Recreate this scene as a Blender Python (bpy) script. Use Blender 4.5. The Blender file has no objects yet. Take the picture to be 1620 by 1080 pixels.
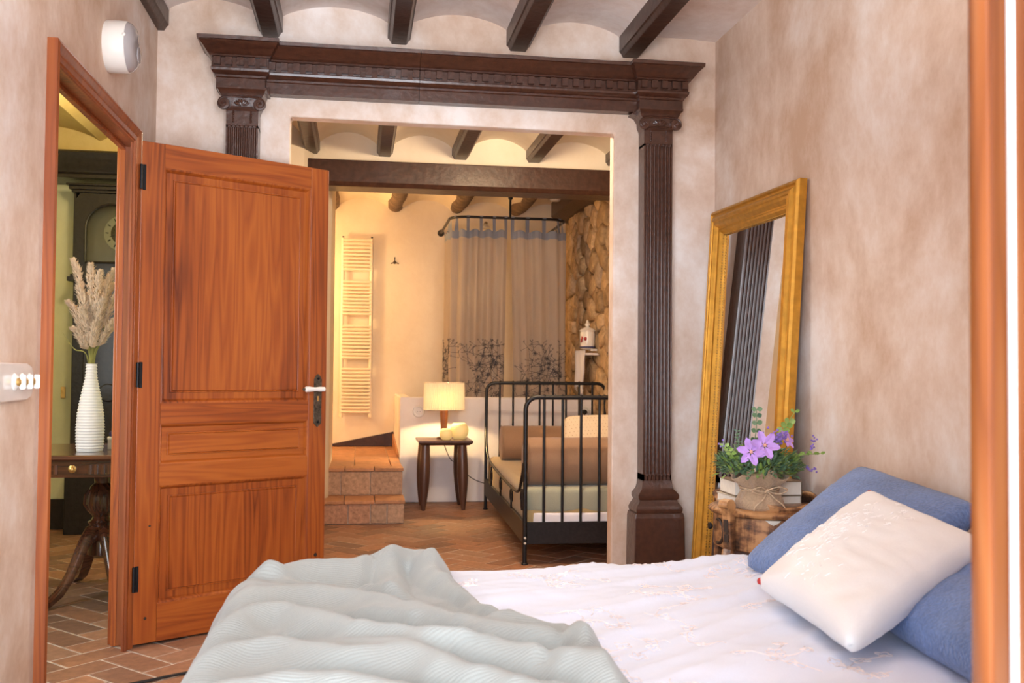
import bpy, bmesh, math, random
from mathutils import Vector, Matrix, noise
PI = math.pi
rnd = random.Random(7)
S = bpy.context.scene
COL = S.collection

# ---------------------------------------------------------------- camera
cam_d = bpy.data.cameras.new('camera')
cam = bpy.data.objects.new('camera', cam_d)
COL.objects.link(cam)
R_ = Vector((0.988011, -0.154159, 0.008262)); U_ = Vector((-0.012776, -0.028316, 0.999517)); F_ = Vector((0.153851, 0.98764, 0.029946))
m = Matrix.Identity(4)
for i in range(3):
    m[i][0] = R_[i]; m[i][1] = U_[i]; m[i][2] = -F_[i]
m[2][3] = 1.12
cam.matrix_world = m
cam_d.sensor_fit = 'HORIZONTAL'; cam_d.sensor_width = 36.0
cam_d.lens = 1557.94 / 1620 * 36
cam_d.clip_start = 0.02
cam_d.dof.use_dof = True; cam_d.dof.focus_distance = 4.4; cam_d.dof.aperture_fstop = 6.3
S.camera = cam

# ---------------------------------------------------------------- light
S.view_settings.view_transform = 'Standard'
S.view_settings.look = 'None'
S.view_settings.gamma = 1.0
S.view_settings.exposure = 0.28
S.view_settings.use_curve_mapping = False
S.cycles.max_bounces = 10
S.cycles.diffuse_bounces = 6
S.cycles.glossy_bounces = 5
S.cycles.sample_clamp_indirect = 6.0
S.cycles.use_denoising = True
W = bpy.data.worlds.new('sky'); S.world = W
W.use_nodes = True
bg = W.node_tree.nodes['Background']
bg.inputs['Color'].default_value = (0.88, 0.93, 1.0, 1)
bg.inputs['Strength'].default_value = 2.2


def area(name, loc, rot, sx, sy, power, col, portal=False):
    d = bpy.data.lights.new(name, 'AREA'); d.shape = 'RECTANGLE'; d.size = sx; d.size_y = sy
    d.energy = power; d.color = col
    o = bpy.data.objects.new(name, d); COL.objects.link(o); o.location = loc; o.rotation_euler = rot
    if portal:
        d.cycles.is_portal = True
    return o


def point(name, loc, power, col, r=0.05):
    d = bpy.data.lights.new(name, 'POINT'); d.energy = power; d.color = col; d.shadow_soft_size = r
    o = bpy.data.objects.new(name, d); COL.objects.link(o); o.location = loc
    return o


# daylight enters through the glazed door the photographer stands in
area('window_portal', (-0.13, 0.80, 1.2), (math.radians(-90), 0, PI), 1.45, 2.36, 1, (1, 1, 1), True)
sun_d = bpy.data.lights.new('low_daylight', 'SUN'); sun_d.energy = 9.0; sun_d.angle = math.radians(62); sun_d.color = (0.83, 0.90, 1.0)
sun = bpy.data.objects.new('low_daylight', sun_d); COL.objects.link(sun)      # broad soft daylight from the bright street side
sun.rotation_euler = (math.radians(89), 0, math.radians(-4))
area('bedroom_bounce_fill', (0.35, 1.9, 1.98), (PI, 0, 0), 0.7, 0.7, 46, (1.0, 0.95, 0.92))   # added fill light without a fixture, aimed up to bounce off the vaults
WARM = (1.0, 0.62, 0.26)
point('alcove_wall_lamp_light', (-0.95, 8.9, 1.9), 40, WARM, 0.12)      # lamp round the corner at the head of the steps
point('alcove_ceiling_light', (0.96, 5.30, 2.535), 86, (1.0, 0.76, 0.50), 0.09)     # ceiling lamp just behind the head of the opening
point('hall_lamp_light', (-1.27, 5.55, 2.42), 38, (1.0, 0.78, 0.46), 0.10)
area('hall_window_light', (-2.45, 3.6, 1.5), (0, math.radians(-90), 0), 1.2, 1.0, 30, (0.9, 0.96, 1.0))

# ---------------------------------------------------------------- materials
def newmat(name):
    mt = bpy.data.materials.new(name); mt.use_nodes = True
    nt = mt.node_tree
    return mt, nt, nt.nodes['Principled BSDF']


def N(nt, t, **kw):
    n = nt.nodes.new(t)
    for k, v in kw.items():
        if k.startswith('i_'):
            n.inputs[k[2:].replace('_', ' ')].default_value = v
        else:
            setattr(n, k, v)
    return n


def ramp(nt, stops, interp='LINEAR'):
    r = nt.nodes.new('ShaderNodeValToRGB'); e = r.color_ramp.elements
    r.color_ramp.interpolation = interp
    while len(e) < len(stops):
        e.new(0.5)
    for k, (p, c) in enumerate(stops):
        e[k].position = p; e[k].color = (c[0], c[1], c[2], 1)
    return r


def coords(nt, scale=(1, 1, 1), kind='Object', rand=False, rot=(0, 0, 0)):
    tc = nt.nodes.new('ShaderNodeTexCoord'); mp = nt.nodes.new('ShaderNodeMapping')
    mp.inputs['Scale'].default_value = scale; mp.inputs['Rotation'].default_value = rot
    nt.links.new(tc.outputs[kind], mp.inputs['Vector'])
    if rand:
        oi = nt.nodes.new('ShaderNodeObjectInfo'); ml = nt.nodes.new('ShaderNodeMath'); ml.operation = 'MULTIPLY'
        ml.inputs[1].default_value = 17.0
        nt.links.new(oi.outputs['Random'], ml.inputs[0]); nt.links.new(ml.outputs[0], mp.inputs['Location'])
    return mp


def bump(nt, b, src, strength=0.2, dist=0.01):
    bp = nt.nodes.new('ShaderNodeBump'); bp.inputs['Strength'].default_value = strength; bp.inputs['Distance'].default_value = dist
    nt.links.new(src, bp.inputs['Height']); nt.links.new(bp.outputs[0], b.inputs['Normal'])
    return bp


def plain(name, col, rough=0.5, metal=0.0, coat=0.0, nscale=None, namp=0.12, bstr=0.0, spec=None, sheen=0.0):
    mt, nt, b = newmat(name)
    b.inputs['Base Color'].default_value = (*col, 1); b.inputs['Roughness'].default_value = rough
    b.inputs['Metallic'].default_value = metal; b.inputs['Coat Weight'].default_value = coat
    b.inputs['Coat Roughness'].default_value = 0.12
    if spec is not None:
        b.inputs['Specular IOR Level'].default_value = spec
    if sheen:
        b.inputs['Sheen Weight'].default_value = sheen
    if nscale:
        mp = coords(nt)
        nz = N(nt, 'ShaderNodeTexNoise', i_Scale=nscale, i_Detail=5.0)
        nt.links.new(mp.outputs[0], nz.inputs['Vector'])
        r = ramp(nt, [(0.3, [c * (1 - namp) for c in col]), (0.7, [min(1, c * (1 + namp)) for c in col])])
        nt.links.new(nz.outputs['Fac'], r.inputs[0]); nt.links.new(r.outputs[0], b.inputs['Base Color'])
        if bstr:
            bump(nt, b, nz.outputs['Fac'], bstr, 0.01)
    return mt


def plaster(name, a, c, d, scale=1.6, bstr=0.12, lo=0.36, hi=0.66):
    """hand-washed lime plaster: blotches of three tones with brushed streaks"""
    mt, nt, b = newmat(name)
    b.inputs['Roughness'].default_value = 0.85; b.inputs['Specular IOR Level'].default_value = 0.25
    mp = coords(nt, (1, 1, 0.8))
    n1 = N(nt, 'ShaderNodeTexNoise', i_Scale=scale, i_Detail=7.0, i_Roughness=0.62, i_Distortion=0.35)
    n2 = N(nt, 'ShaderNodeTexNoise', i_Scale=scale * 5.5, i_Detail=5.0, i_Roughness=0.7)
    for n in (n1, n2):
        nt.links.new(mp.outputs[0], n.inputs['Vector'])
    mx = N(nt, 'ShaderNodeMath', operation='MULTIPLY_ADD'); mx.inputs[1].default_value = 0.28
    sub = N(nt, 'ShaderNodeMath', operation='MULTIPLY'); sub.inputs[1].default_value = 0.72
    nt.links.new(n1.outputs['Fac'], sub.inputs[0]); nt.links.new(n2.outputs['Fac'], mx.inputs[0]); nt.links.new(sub.outputs[0], mx.inputs[2])
    r = ramp(nt, [(lo, a), (0.5, c), (hi, d)])
    nt.links.new(mx.outputs[0], r.inputs[0]); nt.links.new(r.outputs[0], b.inputs['Base Color'])
    n3 = N(nt, 'ShaderNodeTexNoise', i_Scale=22.0, i_Detail=6.0)
    nt.links.new(mp.outputs[0], n3.inputs['Vector'])
    bump(nt, b, n3.outputs['Fac'], bstr, 0.012)
    return mt


def wood(name, dark, mid, light, axis='Z', rough=0.4, coat=0.2, scale=1.0, rand=True, bstr=0.05):
    """stained softwood with cathedral grain running along AXIS"""
    mt, nt, b = newmat(name)
    b.inputs['Roughness'].default_value = rough; b.inputs['Coat Weight'].default_value = coat; b.inputs['Coat Roughness'].default_value = 0.2
    ax = 'XYZ'.index(axis)
    s1 = [13.0 * scale] * 3; s1[ax] = 0.75 * scale
    mp = coords(nt, s1, rand=rand)
    n1 = N(nt, 'ShaderNodeTexNoise', i_Scale=1.0, i_Detail=2.0, i_Distortion=0.25)
    nt.links.new(mp.outputs[0], n1.inputs['Vector'])
    ml = N(nt, 'ShaderNodeMath', operation='MULTIPLY'); ml.inputs[1].default_value = 15.0
    fr = N(nt, 'ShaderNodeMath', operation='PINGPONG'); fr.inputs[1].default_value = 1.0
    nt.links.new(n1.outputs['Fac'], ml.inputs[0]); nt.links.new(ml.outputs[0], fr.inputs[0])
    s2 = [170.0 * scale] * 3; s2[ax] = 4.0 * scale
    mp2 = coords(nt, s2, rand=rand)
    n2 = N(nt, 'ShaderNodeTexNoise', i_Scale=1.0, i_Detail=3.0)
    nt.links.new(mp2.outputs[0], n2.inputs['Vector'])
    s3 = [2.6 * scale] * 3; s3[ax] = 0.5 * scale
    mp3 = coords(nt, s3, rand=rand)
    n3 = N(nt, 'ShaderNodeTexNoise', i_Scale=1.0, i_Detail=3.0)
    nt.links.new(mp3.outputs[0], n3.inputs['Vector'])
    a1 = N(nt, 'ShaderNodeMath', operation='MULTIPLY_ADD'); a1.inputs[1].default_value = 0.20
    a2 = N(nt, 'ShaderNodeMath', operation='MULTIPLY_ADD'); a2.inputs[1].default_value = 0.16
    a3 = N(nt, 'ShaderNodeMath', operation='MULTIPLY'); a3.inputs[1].default_value = 0.75
    nt.links.new(n3.outputs['Fac'], a3.inputs[0])
    nt.links.new(n2.outputs['Fac'], a2.inputs[0]); nt.links.new(a3.outputs[0], a2.inputs[2])
    nt.links.new(fr.outputs[0], a1.inputs[0]); nt.links.new(a2.outputs[0], a1.inputs[2])
    r = ramp(nt, [(0.33, dark), (0.53, mid), (0.75, light)])
    nt.links.new(a1.outputs[0], r.inputs[0]); nt.links.new(r.outputs[0], b.inputs['Base Color'])
    bump(nt, b, n2.outputs['Fac'], bstr, 0.004)
    return mt


def perobj(name, stops, rough=0.8, nscale=14.0, namp=0.35, bstr=0.35, island=False, spec=0.3):
    """a colour per piece (Object Info / island random) with grain on top"""
    mt, nt, b = newmat(name)
    b.inputs['Roughness'].default_value = rough; b.inputs['Specular IOR Level'].default_value = spec
    if island:
        g = nt.nodes.new('ShaderNodeNewGeometry'); out = g.outputs['Random Per Island']
    else:
        g = nt.nodes.new('ShaderNodeObjectInfo'); out = g.outputs['Random']
    r = ramp(nt, stops); nt.links.new(out, r.inputs[0])
    tc = nt.nodes.new('ShaderNodeNewGeometry')
    nz = N(nt, 'ShaderNodeTexNoise', i_Scale=nscale, i_Detail=6.0, i_Roughness=0.65)
    nt.links.new(tc.outputs['Position'], nz.inputs['Vector'])
    hs = N(nt, 'ShaderNodeMapRange'); hs.inputs['From Min'].default_value = 0.25; hs.inputs['From Max'].default_value = 0.75
    hs.inputs['To Min'].default_value = 1 - namp; hs.inputs['To Max'].default_value = 1 + namp
    nt.links.new(nz.outputs['Fac'], hs.inputs['Value'])
    mx = N(nt, 'ShaderNodeVectorMath', operation='SCALE')
    nt.links.new(r.outputs[0], mx.inputs[0]); nt.links.new(hs.outputs[0], mx.inputs['Scale'])
    nt.links.new(mx.outputs[0], b.inputs['Base Color'])
    bump(nt, b, nz.outputs['Fac'], bstr, 0.01)
    return mt


def fabric(name, col, rough=0.9, weave=260.0, wstr=0.25, namp=0.1, trans=0.0, rib=None, ribstr=0.4):
    mt, nt, b = newmat(name)
    b.inputs['Roughness'].default_value = rough; b.inputs['Sheen Weight'].default_value = 0.25; b.inputs['Specular IOR Level'].default_value = 0.15
    mp = coords(nt)
    nz = N(nt, 'ShaderNodeTexNoise', i_Scale=6.0, i_Detail=4.0)
    nt.links.new(mp.outputs[0], nz.inputs['Vector'])
    nw = N(nt, 'ShaderNodeTexNoise', i_Scale=weave, i_Detail=2.0)
    nt.links.new(mp.outputs[0], nw.inputs['Vector'])
    r = ramp(nt, [(0.3, [c * (1 - namp) for c in col]), (0.7, [min(1, c * (1 + namp)) for c in col])])
    ad = N(nt, 'ShaderNodeMath', operation='MULTIPLY_ADD'); ad.inputs[1].default_value = 0.5
    h2 = N(nt, 'ShaderNodeMath', operation='MULTIPLY'); h2.inputs[1].default_value = 0.5
    nt.links.new(nz.outputs['Fac'], h2.inputs[0]); nt.links.new(nw.outputs['Fac'], ad.inputs[0]); nt.links.new(h2.outputs[0], ad.inputs[2])
    nt.links.new(ad.outputs[0], r.inputs[0]); nt.links.new(r.outputs[0], b.inputs['Base Color'])
    hsrc = nw.outputs['Fac']
    if rib:
        wv = N(nt, 'ShaderNodeTexWave', i_Scale=rib, i_Distortion=1.2, i_Detail=1.0); wv.bands_direction = 'Y'
        wv.inputs['Detail Scale'].default_value = 2.0
        nt.links.new(mp.outputs[0], wv.inputs['Vector'])
        mm = N(nt, 'ShaderNodeMath', operation='MULTIPLY_ADD'); mm.inputs[1].default_value = 1.6
        nt.links.new(wv.outputs['Fac'], mm.inputs[0]); nt.links.new(nw.outputs['Fac'], mm.inputs[2]); hsrc = mm.outputs[0]
    bump(nt, b, hsrc, ribstr if rib else wstr, 0.004)
    if trans:
        tr = N(nt, 'ShaderNodeBsdfTranslucent'); tr.inputs['Color'].default_value = (*[min(1, c * 1.15) for c in col], 1)
        mix = nt.nodes.new('ShaderNodeMixShader'); mix.inputs[0].default_value = trans
        out = nt.nodes['Material Output']
        nt.links.new(b.outputs[0], mix.inputs[1]); nt.links.new(tr.outputs[0], mix.inputs[2]); nt.links.new(mix.outputs[0], out.inputs['Surface'])
    return mt


def emit(name, col, strength, base=(0.8, 0.7, 0.5)):
    mt, nt, b = newmat(name)
    b.inputs['Base Color'].default_value = (*base, 1); b.inputs['Emission Color'].default_value = (*col, 1); b.inputs['Emission Strength'].default_value = strength
    return mt


M = {}
M['wall'] = plaster('limewash_pink', (0.55, 0.375, 0.265), (0.70, 0.555, 0.455), (0.84, 0.765, 0.715), 1.35, 0.16, 0.38, 0.63)
M['ceil'] = plaster('limewash_pale', (0.62, 0.49, 0.42), (0.74, 0.64, 0.59), (0.84, 0.77, 0.74), 2.2, 0.2)
M['cream'] = plaster('cream_plaster', (0.74, 0.64, 0.50), (0.80, 0.71, 0.57), (0.85, 0.77, 0.64), 1.2, 0.15)
M['halfw'] = plaster('white_plaster', (0.78, 0.73, 0.72), (0.83, 0.79, 0.78), (0.87, 0.84, 0.83), 1.4, 0.12)
M['green'] = plaster('sage_plaster', (0.52, 0.53, 0.33), (0.58, 0.59, 0.39), (0.64, 0.65, 0.45), 1.2, 0.1)
M['yellow'] = plaster('ochre_plaster', (0.66, 0.50, 0.20), (0.74, 0.58, 0.26), (0.80, 0.65, 0.34), 1.2, 0.12)
M['mortar'] = plain('mortar', (0.50, 0.42, 0.36), 0.95, nscale=30, namp=0.25, bstr=0.4)
M['smortar'] = plain('stone_mortar', (0.38, 0.27, 0.17), 0.95, nscale=18, namp=0.4, bstr=0.6)
M['gloss'] = plain('brown_gloss_paint', (0.060, 0.0215, 0.012), 0.34, coat=0.40, nscale=38, namp=0.25, bstr=0.26, spec=0.4)
M['beam'] = plain('brown_beam_paint', (0.046, 0.0185, 0.011), 0.40, coat=0.16, spec=0.3, nscale=25, namp=0.3, bstr=0.25)
M['oldbeam'] = plain('old_log', (0.16, 0.105, 0.07), 0.8, nscale=12, namp=0.5, bstr=0.6)
PD, PM, PL = (0.115, 0.019, 0.0035), (0.305, 0.064, 0.0085), (0.42, 0.108, 0.015)
for a_ in 'XYZ':
    M['pine' + a_] = wood('stained_pine_' + a_.lower(), PD, PM, PL, a_, 0.38, 0.3)
    M['frame' + a_] = wood('stained_frame_' + a_.lower(), (0.13, 0.028, 0.008), (0.26, 0.062, 0.015), (0.36, 0.10, 0.022), a_, 0.35, 0.35)
    M['mahog' + a_] = wood('mahogany_' + a_.lower(), (0.025, 0.008, 0.004), (0.07, 0.022, 0.010), (0.13, 0.042, 0.018), a_, 0.22, 0.6)
M['sashZ'] = wood('window_pine', (0.20, 0.050, 0.012), (0.33, 0.095, 0.024), (0.44, 0.16, 0.05), 'Z', 0.25, 0.6)
M['walnut'] = wood('dark_walnut', (0.05, 0.022, 0.014), (0.085, 0.038, 0.026), (0.12, 0.056, 0.038), 'Z', 0.35, 0.3)
M['black'] = plain('black_metal', (0.016, 0.015, 0.017), 0.38, metal=0.4, nscale=60, namp=0.3, bstr=0.05)
M['hinge'] = plain('hinge_iron', (0.012, 0.012, 0.014), 0.5, metal=0.6, nscale=60, namp=0.3, bstr=0.1)
M['bronze'] = plain('aged_bronze', (0.11, 0.085, 0.06), 0.5, metal=0.7, nscale=70, namp=0.5, bstr=0.3)
M['ceramic'] = plain('ceramic_white', (0.82, 0.80, 0.76), 0.22, coat=0.4, nscale=20, namp=0.03)
M['vase'] = plain('vase_matt', (0.80, 0.77, 0.75), 0.7, nscale=30, namp=0.03)
M['plastic'] = plain('lamp_plastic', (0.80, 0.76, 0.70), 0.4, nscale=8, namp=0.02)
M['smoke'] = plain('lamp_diffuser', (0.36, 0.33, 0.33), 0.15, coat=0.5, nscale=8, namp=0.03)
M['brass'] = plain('brass', (0.62, 0.40, 0.14), 0.3, metal=0.9, nscale=30, namp=0.15)
M['gold'] = plain('gilded', (0.54, 0.265, 0.034), 0.36, metal=0.6, nscale=30, namp=0.16, bstr=0.06)
M['goldd'] = plain('gilded_bead', (0.34, 0.17, 0.03), 0.4, metal=0.6, nscale=80, namp=0.4, bstr=0.1)
M['duvet'] = fabric('white_cotton', (0.69, 0.745, 0.88), 0.9, 320, 0.12, 0.03)
M['thread'] = plain('embroidery_thread', (0.80, 0.72, 0.70), 0.8, nscale=40, namp=0.2)
M['throw'] = fabric('sage_knit', (0.305, 0.322, 0.305), 0.95, 420, 0.3, 0.07, rib=46.0, ribstr=0.22)
M['blue'] = fabric('blue_knit', (0.115, 0.19, 0.40), 0.95, 130, 1.0, 0.40)
M['silk'] = fabric('ivory_satin', (0.78, 0.79, 0.81), 0.5, 300, 0.1, 0.04)
M['ivory'] = plain('ivory_thread', (0.84, 0.845, 0.86), 0.5, nscale=40, namp=0.05)
M['white'] = fabric('white_pillow', (0.82, 0.80, 0.84), 0.9, 300, 0.1, 0.03)
M['brownf'] = fabric('taupe_cotton', (0.30, 0.185, 0.115), 0.9, 300, 0.15, 0.12)
M['khaki'] = fabric('khaki_cotton', (0.44, 0.33, 0.16), 0.9, 300, 0.15, 0.1)
M['sagef'] = fabric('sage_cotton', (0.36, 0.37, 0.28), 0.9, 300, 0.15, 0.12)
M['curtain'] = fabric('sheer_taupe', (0.52, 0.45, 0.39), 0.9, 300, 0.1, 0.08, trans=0.45)
M['curtop'] = fabric('blue_grey_cotton', (0.27, 0.30, 0.37), 0.9, 300, 0.15, 0.1, trans=0.15)
M['stitch'] = plain('dark_stitch', (0.075, 0.072, 0.085), 0.8, nscale=40, namp=0.2)
M['tile'] = perobj('terracotta', [(0.0, (0.185, 0.105, 0.074)), (0.45, (0.27, 0.135, 0.082)), (0.8, (0.34, 0.165, 0.095)), (1.0, (0.33, 0.19, 0.125))], 0.55, 26, 0.30, 0.2, spec=0.4)
M['tilei'] = perobj('terracotta_field', [(0.0, (0.185, 0.105, 0.074)), (0.45, (0.27, 0.135, 0.082)), (0.8, (0.34, 0.165, 0.095)), (1.0, (0.33, 0.19, 0.125))], 0.55, 26, 0.30, 0.2, island=True, spec=0.4)
M['stepb'] = perobj('step_brick', [(0.0, (0.36, 0.24, 0.17)), (0.5, (0.44, 0.29, 0.20)), (1.0, (0.40, 0.22, 0.15))], 0.85, 40, 0.4, 0.5)
M['stept'] = perobj('step_tile', [(0.0, (0.38, 0.19, 0.10)), (0.5, (0.46, 0.23, 0.12)), (1.0, (0.36, 0.20, 0.13))], 0.6, 18, 0.3, 0.25)
M['stone'] = perobj('rubble_stone', [(0.0, (0.32, 0.215, 0.12)), (0.35, (0.46, 0.32, 0.18)), (0.7, (0.55, 0.39, 0.23)), (1.0, (0.42, 0.32, 0.23))], 0.92, 16, 0.45, 0.8)
M['radiator'] = plain('cream_enamel', (0.80, 0.72, 0.58), 0.35, nscale=10, namp=0.02)
M['oak'] = None


def burnt():
    mt, nt, b = newmat('scorched_oak')
    b.inputs['Roughness'].default_value = 0.45; b.inputs['Coat Weight'].default_value = 0.25
    mp = coords(nt, (5.0, 5.0, 9.0)); n1 = N(nt, 'ShaderNodeTexNoise', i_Scale=1.6, i_Detail=5.0, i_Roughness=0.6)
    mp2 = coords(nt, (70, 70, 8)); n2 = N(nt, 'ShaderNodeTexNoise', i_Scale=1.0, i_Detail=3.0)
    nt.links.new(mp.outputs[0], n1.inputs['Vector']); nt.links.new(mp2.outputs[0], n2.inputs['Vector'])
    a = N(nt, 'ShaderNodeMath', operation='MULTIPLY_ADD'); a.inputs[1].default_value = 0.25
    nt.links.new(n2.outputs['Fac'], a.inputs[0]); nt.links.new(n1.outputs['Fac'], a.inputs[2])
    r = ramp(nt, [(0.50, (0.035, 0.016, 0.010)), (0.60, (0.20, 0.085, 0.035)), (0.68, (0.44, 0.215, 0.085)), (0.85, (0.56, 0.30, 0.13))])
    nt.links.new(a.outputs[0], r.inputs[0]); nt.links.new(r.outputs[0], b.inputs['Base Color'])
    bump(nt, b, n2.outputs['Fac'], 0.15, 0.004)
    return mt


M['oak'] = burnt()
M['oak2'] = plain('teak', (0.22, 0.085, 0.035), 0.4, nscale=20, namp=0.25)
M['char'] = plain('scorched_groove', (0.03, 0.015, 0.010), 0.5, nscale=30, namp=0.4, bstr=0.2)
M['burlap'] = fabric('burlap', (0.42, 0.285, 0.18), 0.95, 190, 0.9, 0.25)
M['twine'] = plain('jute', (0.52, 0.37, 0.24), 0.9, nscale=120, namp=0.3, bstr=0.3)
M['petal'] = plain('lilac_petal', (0.46, 0.27, 0.66), 0.6, nscale=30, namp=0.15)
M['violet'] = plain('violet_bud', (0.23, 0.14, 0.50), 0.6, nscale=60, namp=0.25)
M['pollen'] = plain('pollen', (0.75, 0.40, 0.28), 0.7, nscale=60, namp=0.2)
M['leafa'] = perobj('leaf_dark', [(0.0, (0.06, 0.13, 0.08)), (0.5, (0.12, 0.21, 0.10)), (1.0, (0.19, 0.30, 0.18))], 0.6, 60, 0.2, 0.1, island=True)
M['leafb'] = perobj('leaf_light', [(0.0, (0.16, 0.27, 0.05)), (0.5, (0.24, 0.36, 0.08)), (1.0, (0.30, 0.40, 0.14))], 0.6, 60, 0.2, 0.1, island=True)
M['paper'] = plain('page_block', (0.80, 0.76, 0.68), 0.85, nscale=40, namp=0.05)
M['cover'] = plain('book_cover', (0.20, 0.14, 0.09), 0.6, nscale=30, namp=0.2)
M['cover2'] = plain('book_cover_pale', (0.50, 0.43, 0.34), 0.6, nscale=30, namp=0.1)
M['grass'] = plain('dry_plume', (0.70, 0.54, 0.38), 0.9, nscale=60, namp=0.2)
M['stem'] = plain('grass_stem', (0.24, 0.22, 0.05), 0.7, nscale=40, namp=0.2)
M['ebony'] = plain('ebonised_case', (0.014, 0.011, 0.010), 0.35, coat=0.2, nscale=35, namp=0.3, bstr=0.3, spec=0.35)
M['dial'] = plain('clock_dial', (0.62, 0.60, 0.54), 0.4, nscale=20, namp=0.08)
M['shade'] = plain('pleated_shade', (0.86, 0.78, 0.60), 0.9, nscale=40, namp=0.03)
_nt = M['shade'].node_tree; _tr = N(_nt, 'ShaderNodeBsdfTranslucent'); _tr.inputs['Color'].default_value = (0.030, 0.0235, 0.0125, 1)   # thick cloth: little of the bulb gets through
_ad = _nt.nodes.new('ShaderNodeAddShader')
_nt.links.new(_nt.nodes['Principled BSDF'].outputs[0], _ad.inputs[0]); _nt.links.new(_tr.outputs[0], _ad.inputs[1]); _nt.links.new(_ad.outputs[0], _nt.nodes['Material Output'].inputs['Surface'])
M['globe'] = emit('candle_globe_lit', (1.0, 0.66, 0.22), 0.28, (0.85, 0.66, 0.32))
M['mirror'] = plain('silvered_glass', (0.86, 0.86, 0.85), 0.02, metal=1.0, nscale=3, namp=0.01)
M['rubber'] = plain('black_cable', (0.012, 0.012, 0.013), 0.45, nscale=30, namp=0.2)
M['red'] = plain('red_flower_print', (0.35, 0.02, 0.02), 0.4, nscale=50, namp=0.4)
M['navy'] = plain('navy_print', (0.03, 0.03, 0.12), 0.4, nscale=40, namp=0.2)
M['lime'] = fabric('cream_cotton', (0.74, 0.62, 0.46), 0.9, 300, 0.15, 0.05)
M['dots'] = plain('stitched_dot', (0.42, 0.25, 0.13), 0.8, nscale=40, namp=0.1)
M['highlight'] = plain('highlight_white', (0.9, 0.88, 0.86), 0.3, nscale=10, namp=0.02)  # white colour for the highlight put on the jamb


def glassmat():
    mt, nt, b = newmat('dark_glass')
    b.inputs['Base Color'].default_value = (0.05, 0.06, 0.045, 1); b.inputs['Roughness'].default_value = 0.05
    mp = coords(nt); nz = N(nt, 'ShaderNodeTexNoise', i_Scale=3.0)
    nt.links.new(mp.outputs[0], nz.inputs['Vector']); r = ramp(nt, [(0.3, (0.7, 0.74, 0.66)), (0.7, (0.8, 0.82, 0.76))])
    nt.links.new(nz.outputs['Fac'], r.inputs[0]); nt.links.new(r.outputs[0], b.inputs['Base Color'])
    b.inputs['Transmission Weight'].default_value = 1.0; b.inputs['IOR'].default_value = 1.45
    return mt


M['glass'] = glassmat()

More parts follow.
